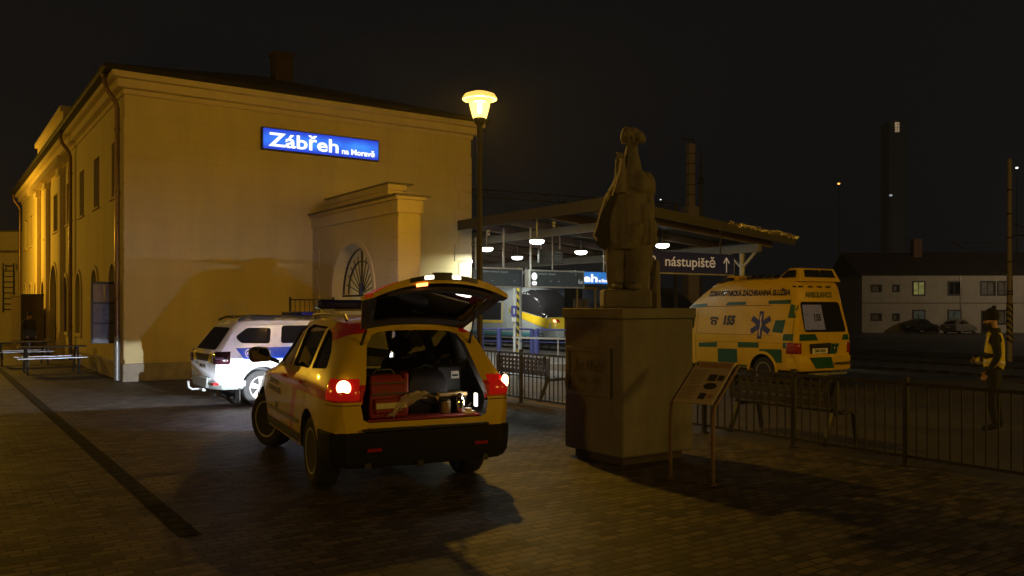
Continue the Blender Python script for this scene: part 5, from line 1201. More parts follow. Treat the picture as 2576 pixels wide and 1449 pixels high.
def platform_signs():
    b = -1.8
    a0, a1 = at_u(1203, b), at_u(1309, b); z0, z1 = z_of(1210, 723, b), z_of(1210, 672, b)
    t = box_sign('departure_display', 'aluminium-framed departure display right of the street lamp', 'display', a0, b, z0, a1 - a0, z1 - z0, .14, scr, M_alu, 'departure displays by the platform'); w, h = a1 - a0, z1 - z0
    sign_text(t, 'Zábřeh na Moravě   Šumperk', .52, h - .13, .075, M_dim, .14); tri(t, .42, .20, .06, M_dim2, .14); tri(t, w - .32, .20, .06, M_dim2, .14); sign_text(t, 'x', .16, .2, .09, M_dim2, .14); sign_text(t, '-', w - .12, .18, .09, M_dim2, .14)
    k = MB(); k.tube([(.88, -.05, h), (.88, -.05, 4.30 - z0)], .03, 8); k.build('hanger', M_white_paint, t)
    bb = -1.2; a0_, a1_ = at_u(1187, bb), at_u(1204, bb)
    t = box_sign('track_number_sign', 'dark sign reading 8a between station corner and street lamp', 'sign', a0_ - .02, bb, z_of(1195, 725, bb), a1_ - a0_ + .12, z_of(1195, 678, bb) - z_of(1195, 725, bb), .10, None, mat('dark_sign_face', (.05, .06, .06), .3, var=.1))
    sign_text(t, '8a', .10, .22, .24, M_dim, .10, bold=.004)
    k = MB(); k.tube([(.12, -.05, .5), (.12, -.05, 1.55)], .025, 8); k.build('hanger', M_white_paint, t)
    b = -3.0; a0, a1 = at_u(1325, b), at_u(1463, b); z0, z1 = z_of(1400, 725, b), z_of(1400, 680.5, b)
    t = box_sign('departure_display', 'departure display with white round symbols and track number 6e', 'display', a0, b, z0, a1 - a0, z1 - z0, .14, scr, M_alu, 'departure displays by the platform'); w, h = a1 - a0, z1 - z0
    wl = emit_mat('lit_symbol', (1, 1, 1), 1.1); c = MB(); c.add([(.17 + .105 * math.cos(2 * math.pi * k / 28), -.149, h - .20 + .115 * math.sin(2 * math.pi * k / 28)) for k in range(28)], [tuple(range(28))]); c.build('round_symbol', wl, t)
    c = MB(); c.add([(x, -.149, z) for x, z in rounded(rect(.08, .26, .07, .19), .05)], [tuple(range(20))]); c.build('tram_symbol', wl, t)
    for x in (.14, .20): c = MB(); c.add([(x + .015 * math.cos(2 * math.pi * k / 10), -.152, .13 + .015 * math.sin(2 * math.pi * k / 10)) for k in range(10)], [tuple(range(10))]); c.build('dot', M_black, t)
    c = MB(); c.box(.30, .31, -.1485, -.145, .05, h - .05); c.box(w - .30, w - .29, -.1485, -.145, .05, h - .05); c.build('divider', M_black, t)
    sign_text(t, 'Nezamyslice   Šumperk', .62, h - .12, .07, M_dim, .14); sign_text(t, 'I', w - .34, h - .12, .10, M_dim, .14); sign_text(t, '6e', w - .16, .20, .20, M_dim, .14, bold=.002); sign_text(t, 'x  x', .42, .20, .08, M_dim2, .14); tri(t, .78, .19, .055, M_dim2, .14); tri(t, 1.08, .19, .055, M_dim2, .14); sign_text(t, '-', w - .38, .16, .09, M_dim2, .14)
    k = MB(); k.tube([(.10, -.05, h), (.10, -.05, 4.26 - z0)], .03, 8); k.box(-.07, -.01, -.2, .0, .0, h); k.build('hanger', M_white_paint, t)
    # dark timetable board above
    b = -2.3; a0, a1 = at_u(1352, b), at_u(1412, b); z0, z1 = z_of(1380, 663, b), z_of(1380, 628, b)
    t = box_sign('hanging_timetable', 'dark hanging timetable panel above the departure displays', 'display', a0, b, z0, a1 - a0, z1 - z0, .10, None, mat('dark_sign_face', (.05, .06, .06), .3)); w, h = a1 - a0, z1 - z0
    for i, s in enumerate(('Šumperk', 'Jeseník', 'Olomouc', 'Praha hl.n.')): sign_text(t, s, w - .18, h - .08 - i * .095, .07, M_dim2, .10)
    for xx, zz in ((.1, 4.24), (w - .1, 4.16)): k = MB(); k.tube([(xx, -.05, h), (xx, -.05, zz - z0)], .022, 8); k.build('hanger', M_white_paint, t)
    # blue lit name sign seen obliquely
    b = -2.6; a0, a1 = at_u(1445, b), at_u(1528, b); z0, z1 = z_of(1490, 716, b), z_of(1490, 683, b)
    t = thing('platform_name_sign', 'small lit blue platform name sign ending beside the statue', 'sign', Bw(a0 - 1.1, b, z0), RZ); w, h = a1 - a0 + 1.1, z1 - z0
    k = MB(); k.box(0, w, -.14, 0, 0, h); k.build('sign_box', MATS['sign_casing'], t, bevel=.008); k = MB(); k.box(.02, w - .02, -.148, -.142, .025, h - .025)
    k.build('lit_face', emit_mat('bright_blue_face', (.06, .32, .95), 1.0, .5, 2.5), t)
    fit_text('Zábřeh', .1, .07, w - .64, h * .66, M_wlit, t, -.152, .03); fit_text('na Moravě', w - .50, .07, .46, h * .30, M_wlit, t, -.152, .03)
    for xx in (.2, w - .2): k = MB(); k.tube([(xx, -.05, h), (xx, -.05, 4.1 - z0)], .02, 8); k.build('hanger', M_white_paint, t)
    # direction sign to platform 2
    b = -7.62; a0, a1 = at_u(1600, b), at_u(1840, b); z0, z1 = z_of(1700, 688, b), z_of(1700, 634, b)
    t = thing('platform_direction_sign', 'dark blue sign reading 2 nástupiště with an upward arrow', 'sign', Bw(a0, b, z0), RZ); w, h = a1 - a0, z1 - z0
    k = MB(); k.box(0, w, -.10, 0, 0, h); k.build('panel', mat('navy_sign_face', (.008, .009, .045), .5, var=.1, emit=((.25, .30, 1), .006)), t, bevel=.006)
    k = MB(); k.box(.0, w, -.104, -.098, -.02, .012); k.build('bottom_edge', M_alu, t)
    ml = mat('glowing_pale_letters', (.80, .76, .70), .5, var=0, emit=((1, .95, .85), .10)); x0 = at_u(1666, b) - a0; x1 = at_u(1792, b) - a0  # letters and navy panel get a faint glow of their own
    fit_text('nástupiště', x0, .10, x1 - x0, .36, ml, t, -.106, .012); fit_text('2', at_u(1632, b) - a0, .17, .16, .26, ml, t, -.106, .012)
    xa = at_u(1820, b) - a0; k = MB(); k.box(xa - .016, xa + .016, -.108, -.104, .06, .44)
    for s in (-1, 1): k.bar((xa, -.106, .455), (xa + s * .11, -.106, .31), .035, .004, (0, 1, 0))
    k.build('arrow', ml, t); k = MB(); k.box(w - .02 + .22 - .22, w, -.108, -.104, .03, .33); k.build('edge_mark', M_alu, t)
    for x in (.5, w - .5): k = MB(); k.tube([(x, -.05, h), (x, -.05, 4.18 - z0 - .088 * (a0 + x - 9.6) + .15)], .022, 8); k.build('hanger', M_darkfence, t)
    # small framed notices fixed to the beam
    for u, v in ((1228, 592), (1392, 571)):
        b = -3.4 if u < 1300 else -5.0; t = thing('beam_notice', 'tiny white numbered plate on the canopy edge' if u < 1300 else 'tiny white numbered plate on the canopy nearer the statue', 'plate', Bw(at_u(u, b), b, z_of(u, v, b)), RZ); k = MB(); k.box(-.045, .045, -.02, 0, 0, .15); k.build('plate', M_white_paint, t); k = MB(); k.box(-.015, .015, -.023, -.0205, .05, .10); k.build('print', M_black, t)
platform_signs()
def cross_post():
    # pale post with small blue information sign
    p = Bw(at_u(1294, 0.4), .4); t = thing('sign_post', 'pale post with small blue information sign in front of the train', 'sign post', (p.x, p.y, 0), RZ)
    b = MB(); b.tube([(0, 0, 0), (0, 0, 2.55)], .045, 10); b.build('post', M_white_paint, t)
    z = lambda v: EYE + (HORIZON - v) / FOCAL * p.y
    b = MB(); b.box(-.17, .04, -.07, -.05, z(797), z(769)); b.build('sign_plate', mat('blue_sign_plate', (.10, .10, .35), .5, var=.05), t)
    b = MB(); b.box(-.15, .02, -.07, -.05, z(809), z(798.5)); b.build('small_plate', M_white, t)
    me = text_mesh('i', .26, bold=.012); me.transform(face_mtx((-.065, -.075, (z(797) + z(769)) / 2), (1, 0, 0), (0, 0, 1))); me.materials.clear(); me.materials.append(M_white); link(me, 'lettering', t)
    # yellow-black warning post behind
    p = Bw(at_u(1303, 3.2), 3.2); t = thing('warning_post', 'slim yellow and black striped post behind the pale sign post', 'post', (p.x, p.y, 0))
    m, nt, pr = base_mat('warning_stripes'); tc, x, y, zz = coords(nt); nt.links.new(mixc(nt, ((zz + x * 1.0) * 3.4).fract() > .5, (.015, .015, .015), (.45, .33, .03)), pr.inputs['Base Color']); MATS['warning_stripes'] = m
    b = MB(); b.tube([(0, 0, 0), (0, 0, 3.4)], .06, 10); b.build('post', m, t); b = MB(); b.box(-.09, .09, -.09, .09, 0, .08); b.build('foot', M_plinth, t)
cross_post()

# ------------------------------------------------------------------ blue guard rails of the subway stairs
def guard_rail(p0, p1, label, n, thick):
    d = Vector(p1) - Vector(p0); L = d.length; t = thing('guard_rail', label, 'railing', p0, math.atan2(d.y, d.x), 'blue guard rails on the platform')
    mb_ = mat('blue_rail_paint', (.07, .08, .30), .45, var=.15)
    for k in range(n): x = L * k / (n - 1); b = MB(); r = thick[k % len(thick)]; b.tube([(x, 0, 0), (x, 0, 1.0)], r, 10); b.build('post', mb_, t)
    b = MB(); b.tube([(0, 0, 1.0), (L, 0, 1.0)], .035, 8); b.build('top_rail', mb_, t); b = MB(); b.tube([(0, 0, .5), (L, 0, .5)], .02, 8); b.build('mid_rail', mb_, t)
def pix(u, v): Y = EYE * FOCAL / (v - HORIZON); return Vector(((u - 1288) / FOCAL * Y, Y, 0))
guard_rail(pix(1215, 888), pix(1338, 891), 'blue tubular guard rail in front of the train, next to the lamp post', 4, (.04, .10, .04, .08))
guard_rail(pix(1349, 892), pix(1640, 900), 'blue tubular guard rail running towards the pedestal', 4, (.13, .03, .03, .03))
def curb_wall():
    t = thing('kerb_wall', 'low pale concrete kerb with steel edge across the platform', 'kerb', (0, 0, 0)); p, q = pix(1290, 926), pix(1640, 944)
    b = MB(); b.bar(p + Vector((0, 0, .10)), q + Vector((0, 0, .10)), .22, .2); b.build('concrete', mat('pale_concrete', (.3, .28, .25), .8, var=.2), t); b = MB(); b.bar(p + Vector((0, 0, .95)), q + Vector((0, 0, .95)), .05); b.build('handrail', M_white_paint, t)
    for f in (.05, .35, .65, .95): r = p.lerp(q, f); b = MB(); b.tube([r, r + Vector((0, 0, .95))], .022, 8); b.build('handrail_post', M_white_paint, t)
curb_wall()

# ------------------------------------------------------------------ tracks and trains
def tracks():
    rail = mat('polished_rail', (.07, .065, .06), .5, .8, var=.2); slp = mat('sleeper', (.03, .026, .024), .9, var=.3)
    for a in (20.6, 25.4, 30.2, 35.0, 39.8):
        z = ground_z(a + .0); b = MB(); 
        for s in (-.72, .72): b.box(a + s - .035, a + s + .035, -60, 160, z + .08, z + .20)
        o = b.build('railway_track', rail, kind='structure'); o.location = (KX, KY, 0); o.rotation_euler.z = RZ
        b = MB()
        for k in range(160): b.box(a - 1.25, a + 1.25, -40 + k * .9, -39.76 + k * .9, z - .02, z + .08)
        o = b.build('sleepers', slp, kind='structure'); o.location = (KX, KY, 0); o.rotation_euler.z = RZ
tracks()
def train(a, b0, label, scheme):
    z0 = -.75 + .2; t = thing('train', label, 'train', Bw(a, b0, z0), RZ)
    # local +y runs away from the nose
    side = mat('train_' + scheme[0], scheme[1], .35, .3, var=.08, coat=.4); Wd = 1.41
    # nose rings along y: (y, half width, floor z, z at window base, roof z)
    tab = [(0, .95, .45, 1.15, 1.45), (.25, 1.15, .35, 1.35, 1.75), (.8, 1.3, .30, 1.5, 2.35), (1.5, 1.38, .30, 1.55, 3.05), (2.4, 1.41, .30, 1.6, 3.65), (3.6, 1.41, .30, 1.6, 3.85), (24, 1.41, .30, 1.6, 3.85)]
    rings = []
    for y, w, f, wb, rf in tab:
        h = [(0, f), (w * .9, f), (w, f + .25), (w, wb), (w * .985, wb + (rf - wb) * .5), (w * .86, rf - (rf - wb) * .18), (w * .55, rf - .05), (0, rf)]
        rings.append([Vector((x, y, z)) for x, z in h] + [Vector((-x, y, z)) for x, z in reversed(h[1:-1])])
    me = body_mb(rings).mesh('body', side); bv = bvh_of(me); smooth_mesh(me, 40); link(me, 'body', t)
    ye = mat('train_yellow', (.50, .33, .012), .4, var=.06, coat=.3); dk = mat('train_dark_glass', (.012, .011, .012), .12, var=0); tq = mat('train_teal', (.03, .11, .12), .45, var=.1)
    def fr(poly, m, name, off=.02): 
        return decal(bv, poly, 'B', m, name, t, off=off, maxlen=.25)
    fr([(-1.30, 1.74), (1.30, 1.74), (1.16, 2.8), (.95, 3.55), (-.95, 3.55), (-1.16, 2.8)], dk, 'windscreen', .075)
    fr([(-1.22, 1.02), (1.22, 1.02), (1.30, 1.74), (-1.30, 1.74)], ye, 'nose_band', .02)
    for s in (-1, 1):
        l = fr([(s * .95, 1.42), (s * .55, 1.40), (s * .55, 1.60), (s * 1.02, 1.64)], M_redlens if scheme[2] else M_pane, 'tail_light', .035)
        if scheme[2] and s < 0: fr([(-.98, 1.44), (-.84, 1.43), (-.84, 1.58), (-1.0, 1.60)], emit_mat('lit_train_tail', (1, .3, .12), 8), 'tail_light', .045)
    for sd in 'LR':
        decal(bv, [(.35, 1.05), (1.6, 1.30), (4.6, 2.05), (4.6, 2.40), (1.2, 1.80), (.5, 1.70)], sd, ye, 'yellow_flash', t, off=.02, maxlen=.3)
        decal(bv, [(.8, .48), (23.5, .48), (23.5, .74), (.8, .74)], sd, tq, 'teal_band', t, off=.02, maxlen=1.5)
        decal(bv, [(.75, 1.80), (1.2, 1.84), (3.7, 2.30), (3.3, 3.45), (2.4, 3.55), (1.5, 2.95)], sd, dk, 'cab_window', t, off=.025, maxlen=.3)
        for y in (5.6, 9.2, 12.8, 16.4, 20.0):
            decal(bv, [(y, 1.55), (y + 2.6, 1.55), (y + 2.6, 2.75), (y, 2.75)], sd, dk, 'window', t, off=.02, maxlen=.8); decal(bv, [(y - .12, 1.35), (y + 2.72, 1.35), (y + 2.72, 1.5), (y - .12, 1.5)], sd, ye, 'yellow_band', t, off=.02, maxlen=.8)
            decal(bv, [(y - .22, 1.35), (y - .12, 1.35), (y - .12, 2.8), (y - .22, 2.8)], sd, ye, 'yellow_band', t, off=.022, maxlen=.8)
        decal(bv, [(3.9, .85), (5.0, .85), (5.0, 2.9), (3.9, 2.9)], sd, mat('train_door_grey', (.22, .23, .22), .4, var=.05), 'door', t, off=.02, maxlen=.5)
    b = MB(); b.box(-1.0, 1.0, 2.2, 4.6, -.15, .3); b.box(-1.0, 1.0, 15, 17.5, -.15, .3); b.build('bogie', M_blackm, t)
    return t
train(30.2, 20.2, 'silver and yellow train with lit red tail light behind the blue guard rails', ('silver', (.30, .31, .31), 1))
train(35.0, 13.6, 'dark-fronted second train beyond the silver one, right beside the statue', ('dark_blue', (.03, .035, .05), 0))
def vehicle_end():
    # yellow framed vehicle end with two tan crates, between the second train and the statue
    p = Bw(at_u(1475, 9.0), 9.0); t = thing('yellow_vehicle_end', 'yellow-framed vehicle end with tan crates left of the statue', 'shelter', (p.x, p.y, 0), RZ); z = lambda v: EYE + (HORIZON - v) / FOCAL * p.y; W = 1.15
    ym = mat('yellow_frame_paint', (.45, .30, .03), .5, var=.15); b = MB()
    for x in (-W / 2, W / 2): b.tube([(x, 0, 0), (x, 0, z(724))], .05, 8)
    b.box(-W / 2, W / 2 + .1, -.06, .06, z(727), z(722)); b.build('frame', ym, t)
    b = MB(); b.box(-W / 2 - .1, W / 2 + .1, -.1, 1.2, z(722), z(720)); b.build('roof', M_zinc, t); b = MB(); b.box(-W / 2, W / 2, 1.0, 1.02, .1, z(724)); b.build('back_pane', M_pane, t)
    for x in (-.2, .24):
        b = MB(); b.box(x - .17, x + .17, .3, .6, .5, z(752)); b.build('tan_panel', mat('tan_panel', (.22, .15, .085), .7, var=.2), t)
vehicle_end()

# ------------------------------------------------------------------ things on and before the left facade
def facade_things():
    t = thing('notice_board', 'dark notice board on pale backing between facade windows', 'notice board', Bw(0, 3.2, 0), RZ); b = MB(); b.box(-.10, -.05, 0, .85, 1.05, 2.0); b.build('backing', M_trim, t); b = MB(); b.box(-.12, -.101, .06, .79, 1.12, 1.94); b.build('board', M_frame, t, bevel=.008)
    b = MB()
    for k in range(7): b.box(-.124, -.1205, .12, .70, 1.2 + k * .10, 1.24 + k * .10)
    b.build('print', mat('faded_print', (.10, .07, .05), .7, var=.3), t)
    t = thing('wall_lamp', 'small sloping lamp hood above the dark notice board', 'lamp', Bw(0, 3.5, 2.12), RZ); b = MB(); b.hexa([(-.28, 0, 0), (-.03, 0, .0), (-.03, .5, 0), (-.28, .5, 0), (-.26, .02, .03), (-.03, .02, .16), (-.03, .48, .16), (-.26, .48, .03)]); b.build('hood', mat('brass_hood', (.5, .36, .14), .3, .5, var=.2), t, bevel=.01); b = MB(); b.box(-.05, -.02, .2, .3, -.1, .0); b.build('bracket', M_black, t)
    t = thing('display_case', 'black-framed projecting display case beside the corner downpipe', 'display case', Bw(0, 1.0, 0), RZ); b = MB(); b.panel(rect(-.62, -.02, .95, 2.55), [rect(-.57, -.07, 1.0, 1.45), rect(-.57, -.07, 1.49, 1.98), rect(-.57, -.07, 2.02, 2.50)], 'y', 0, .07); b.build('case_frame', M_black, t, bevel=.006)
    b = MB(); b.box(-.57, -.07, .03, .04, 1.0, 1.98); b.build('poster', mat('grey_poster', (.16, .16, .165), .3, var=.2, scale=9), t); b = MB(); b.box(-.57, -.33, .03, .04, 2.02, 2.50); b.box(-.29, -.07, .03, .04, 2.02, 2.50); b.build('pale_poster', mat('pale_poster', (.30, .24, .18), .4, var=.2), t)
    # glazed entrance screen
    t = thing('entrance_screen', 'reddish glazed entrance screen projecting from the facade beside the arched door', 'screen', Bw(0, 15.75, 0), RZ)
    m, nt, p = base_mat('tinted_screen_glass'); p.inputs['Base Color'].default_value = (.06, .038, .026, 1); p.inputs['Roughness'].default_value = .12; p.inputs['Specular IOR Level'].default_value = .6
    b = MB(); b.box(-1.0, -.24, .0, .05, .32, 2.34); b.box(-1.0, -.95, .05, 5.5, .32, 2.34); b.build('pane', m, t)
    b = MB(); b.box(-1.04, -.23, -.02, .07, 2.34, 2.42); b.box(-1.05, -.94, .07, 5.5, 2.34, 2.42); b.box(-1.04, -.23, -.02, .07, 0, .32); b.box(-1.05, -.94, .07, 5.5, 0, .32); b.box(-1.05, -.98, -.025, .075, .32, 2.34); b.build('frame', M_frame, t)
facade_things()
def picnic(a, b_, rz, label):
    t = thing('picnic_table', label, 'table', Bw(a, b_), RZ + rz, 'picnic tables along the facade'); wd = mat('pale_metal_slat', (.55, .57, .60), .35, .3, var=.15)
    b = MB()
    for k in range(2): b.box(-.9, .9, -.72 + k * .14, -.60 + k * .14, .43, .46)
    b.build('bench_seat', wd, t, bevel=.006); b = MB()
    for k in range(2): b.box(-.9, .9, .46 + k * .14, .58 + k * .14, .43, .46)
    b.build('bench_seat', wd, t, bevel=.006); b = MB()
    for k in range(5): b.box(-.88, .88, -.36 + k * .145, -.235 + k * .145, .735, .765)
    b.build('table_top', mat('dark_timber', (.035, .022, .015), .6, var=.3, scale=10), t, bevel=.006)
    for x in (-.65, .65):
        b = MB(); b.bar((x, -.68, .41), (x, .68, .41), .05, .04); b.bar((x, -.60, 0), (x, -.22, .73), .05); b.bar((x, .60, 0), (x, .22, .73), .05); b.bar((x, -.33, .71), (x, .33, .71), .05, .04); b.bar((x, -.66, .42), (x, -.66, .22), .04); b.build('leg_frame', M_darkfence, t)
picnic(-1.15, 4.6, 0, 'picnic table with pale benches nearest the station corner'); picnic(-1.55, 8.8, R(4), 'picnic table with pale benches in the middle, below the second downpipe'); picnic(-4.6, 8.3, R(-3), 'picnic table with pale benches at the left picture edge')
def annex():
    p = Vector((-29.0, 46.5, 0)); t = thing('annex_building', 'low grey building with a flat roof and wall ladder beyond the station', 'building', p, R(-3))
    w = plaster('grey_render', (.33, .29, .21), None); b = MB(); b.box(-12, 2.2, 0, 10, 0, 3.9); b.box(-12, 2.2, .4, 10, 3.9, 6.05); b.build('wall', w, t); b = MB(); b.box(-12.1, 2.3, -.1, 10, 4.9, 5.0); b.box(-12.1, 2.3, .3, 10.1, 6.05, 6.15); b.build('flashing', M_zinc, t)
    b = MB(); b.box(1.1, 1.15, -.12, -.07, 1.6, 4.3); b.box(1.7, 1.75, -.12, -.07, 1.6, 4.3)
    for k in range(9): b.box(1.1, 1.75, -.115, -.085, 1.75 + k * .3, 1.79 + k * .3)
    b.build('ladder', M_black, t); b = MB(); b.box(.35, .8, -.05, 0, 1.6, 3.1); b.build('window', M_pane, t); b = MB(); b.box(.30, .36, -.1, 0, 3.9, 5.0); b.build('pipe', M_black, t)
annex()

# ------------------------------------------------------------------ far buildings, masts, cars
def long_house():
    P = Vector((36.0, 87.0, -.75)); t = thing('long_house', 'long pale two-storey house with one lit window beyond the tracks', 'house', P, R(-2)); L, H = 24, 5.9
    cols = [(1.45, .95), (3.45, .55), (5.75, 1.15), (9.35, 1.25), (12.7, 1.4), (14.4, 1.4), (17.3, 1.4), (20.5, 1.4)]
    wn = []; 
    for f in (0, 1):
        for i, (x, w) in enumerate(cols):
            h = .62 if i < 2 else 1.35; z = (1.6 if f == 0 else 4.55) - h / 2
            if f == 0 and i == 4: wn.append((x - .6, x + .6, .05, 2.2, f, i)); continue
            wn.append((x - w / 2, x + w / 2, z, z + h, f, i))
    b = MB(); b.panel(rect(0, L, 0, H), [rect(*w[:4]) for w in wn], 'y', 0, .3); b.box(0, .3, .3, 9, 0, H); b.box(L - .3, L, .3, 9, 0, H); b.box(.3, L - .3, 8.7, 9, 0, H); b.build('wall', plaster('pale_render', (.62, .54, .42), None, .2), t)
    b = MB(); b.box(-.05, L, -.06, -.0, 2.98, 3.12); b.build('string_course', M_plinth, t); b = MB(); b.box(9.9, 10.0, -.08, 0, .0, H); b.build('downpipe', M_zinc, t)
    b = MB(); b.add([(-.5, -.5, H), (L + .5, -.5, H), (L + .5, 9.5, H), (-.5, 9.5, H), (-.5, 4.5, H + 2.6), (L + .5, 4.5, H + 2.6)], [(0, 1, 5, 4), (2, 3, 4, 5), (0, 4, 3), (1, 2, 5), (3, 2, 1, 0)]); rf = b.build('roof', M_roof, t)
    b = MB(); b.box(6.7, 7.6, 3.4, 4.2, H + 1.4, H + 4.0); b.build('chimney', mat('chimney_brick', (.22, .12, .08), .9, var=.4, scale=8), rf, bevel=.03)
    lit = emit_mat('warm_lit_pane', (.55, .52, .16), .32, .5, 3); dim = emit_mat('dim_lit_pane', (.16, .17, .12), .22, .6, 4); gp = mat('curtained_pane', (.22, .20, .16), .3, var=.3, scale=4)
    for x0, x1, z0, z1, f, i in wn:
        b = MB(); b.panel(rect(x0 - .09, x1 + .09, z0 - .09, z1 + .09), [rect(x0 + .06, x1 - .06, z0 + .06, z1 - .06)], 'y', -.04, -.001)
        if i > 1 : b.box((x0 + x1) / 2 - .03, (x0 + x1) / 2 + .03, .06, .1, z0 + .06, z1 - .06)
        wf = b.build('door' if (f == 0 and i == 4) else 'window', M_frame, t); b = MB(); b.box(x0, x1, .12, .14, z0, z1)
        b.build('pane', lit if (f == 1 and i == 2) else dim if (f == 0 and i in (2, 3)) else M_pane if (i == 3 or (f == 0 and i == 4)) else gp, wf)
long_house()
def far_car(u, v, rz, label, col):
    Y = 2.65 * FOCAL / (v - HORIZON); t = thing('parked_car', label, 'car', ((u - 1288) / FOCAL * Y, Y, -.75), rz, 'cars parked before the long house'); m = mat('paint_' + label.split()[0], col, .3, var=.1, coat=.5)
    tab = [(-.95, .25, .4, .72, .74, .85, .5, .98), (-.85, .3, .3, .82, .83, .88, .55, 1.12), (-.3, .3, .28, .86, .86, .92, .58, 1.38), (.4, .1, .28, .87, .86, .93, .6, 1.46), (1.1, 0, .28, .87, .86, .92, .6, 1.43), (1.9, 0, .28, .86, .84, .88, .66, .98), (2.6, 0, .3, .84, .80, .8, .6, .88), (3.2, 0, .4, .7, .66, .6, .45, .68)]
    me = body_mb(body_rings(tab, .2)).mesh('body', m); bv = bvh_of(me); smooth_mesh(me, 35); link(me, 'body', t)
    for s in 'LR':
        decal(bv, [(-.35, .98), (1.55, .96), (1.0, 1.36), (-.1, 1.34)], s, M_pane, 'window', t, off=.01, maxlen=.3)
        for y in (0, 2.5): wheel(t, -.76 if s == 'L' else .76, y, .31, .2, 0, 5, side=-1 if s == 'L' else 1)
    decal(bv, [(-.5, .95), (.5, .95), (.42, 1.3), (-.42, 1.3)], 'B', M_pane, 'rear_window', t, off=.01, maxlen=.3)
    for s in (-1, 1): decal(bv, [(s * .45, .72), (s * .68, .72), (s * .66, .86), (s * .45, .86)], 'B', M_redlens, 'tail_light', t, off=.015, maxlen=.3); 
    decal(bv, [(-.25, .6), (.25, .6), (.25, .72), (-.25, .72)], 'B', M_white, 'number_plate', t, off=.015, maxlen=.3)
    b = MB(); b.box(-.6, .6, -.7, 3.0, .18, .34); b.build('underbody', M_blackm, t)
far_car(2300, 838, R(-62), 'black saloon car parked before the long house', (.01, .01, .011)); far_car(2398, 840, R(-55), 'grey estate car parked beside the black one', (.22, .19, .16))
def utility_pole():
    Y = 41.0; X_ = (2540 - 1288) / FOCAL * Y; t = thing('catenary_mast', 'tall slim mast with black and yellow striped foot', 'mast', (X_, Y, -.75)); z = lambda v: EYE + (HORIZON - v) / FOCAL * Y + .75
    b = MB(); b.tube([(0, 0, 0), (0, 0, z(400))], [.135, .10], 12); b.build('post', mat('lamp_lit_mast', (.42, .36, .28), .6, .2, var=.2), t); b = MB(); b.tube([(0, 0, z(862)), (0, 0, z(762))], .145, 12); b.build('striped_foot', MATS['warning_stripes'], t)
    b = MB()
    for v in (480, 540, 600, 660, 735, 742): b.tube([(0, 0, z(v)), (0, 0, z(v) + .07)], .14, 12)
    b.build('band', M_darkfence, t); b = MB(); b.bar((0, 0, z(592)), (3.0, .6, z(590)), .09); b.bar((0, 0, z(560)), (2.0, .4, z(590)), .05); b.build('cross_arm', M_zinc, t)
    b = MB(); b.tube([(0, 0, z(690)), (-1.2, -.2, z(655)), (-3.2, -.4, z(606))], .02, 6); b.tube([(0, 0, z(612)), (-3.2, -.4, z(610))], .015, 6); b.build('stay_wire', M_zinc, t)
utility_pole()
def stack_chimney():
    Y = 58.0; X_ = (1737 - 1288) / FOCAL * Y; t = thing('boiler_chimney', 'tall square boiler chimney rising behind the canopy roof', 'chimney', (X_, Y, -.75), R(22)); z = lambda v: EYE + (HORIZON - v) / FOCAL * Y + .75
    m = plaster('chimney_render', (.66, .55, .42), None, .3); b = MB(); b.box(-.235, .235, -.235, .235, 0, z(362)); b.build('shaft', m, t, bevel=.03); b = MB()
    for v in (388, 414, 440, 466, 492): b.box(-.25, .25, -.25, .25, z(v), z(v) + .05)
    b.build('joint_band', mat('dark_joint', (.06, .045, .03), .8), t); b = MB(); b.box(-.43, .43, -.43, .43, 0, z(520)); b.build('base', m, t, bevel=.03)
    b = MB(); b.bar((-.7, 0, z(350)), (.3, 0, z(352)), .12, .06); b.bar((-.1, 0, z(362)), (-.1, 0, z(350)), .07); b.box(.14, .21, -.05, .05, z(362), z(354)); b.build('top_bracket', M_zinc, t)
    t = thing('antenna_mast', 'very thin antenna mast right of the boiler chimney', 'mast', (X_ + .72, Y, -.75)); b = MB(); b.tube([(0, 0, 0), (0, 0, z(455)), (0, 0, z(370))], [.12, .10, .03], 8); b.build('pole', M_zinc, t); b = MB(); b.lathe([(.25, z(462)), (.25, z(459))], seg=12); b.box(-.14, .14, -.1, .1, z(455), z(448)); b.lathe([(.08, z(418)), (.08, z(414))], seg=8); b.build('fitting', M_darkfence, t)
stack_chimney()
def gantry():
    Y0, Y1 = 46.0, 52.0; p = Vector(((1150 - 1288) / FOCAL * Y0, Y0, EYE + (HORIZON - 492) / FOCAL * Y0)); q = Vector(((1700 - 1288) / FOCAL * Y1, Y1, EYE + (HORIZON - 530) / FOCAL * Y1))
    t = thing('catenary_gantry', 'dark lattice overhead-line gantry beyond the canopy', 'gantry', (p.x, p.y, 0)); o = Vector((p.x, p.y, 0)); p, q = p - o, q - o; b = MB(); h = Vector((0, 0, .42)); N = 16
    b.bar(p, q, .07); b.bar(p + h, q + h, .07)
    for k in range(N): b.bar(p.lerp(q, k / N), p.lerp(q, (k + 1) / N) + h, .04); b.bar(p.lerp(q, k / N), p.lerp(q, k / N) + h, .04)
    b.build('lattice_beam', mat('dull_galvanised', (.05, .045, .04), .6, .4, var=.2), t); 
    for r in (p, q): b = MB(); b.bar((r.x, r.y, -.75), r + h, .22); b.build('post', MATS['dull_galvanised'], t)
gantry()
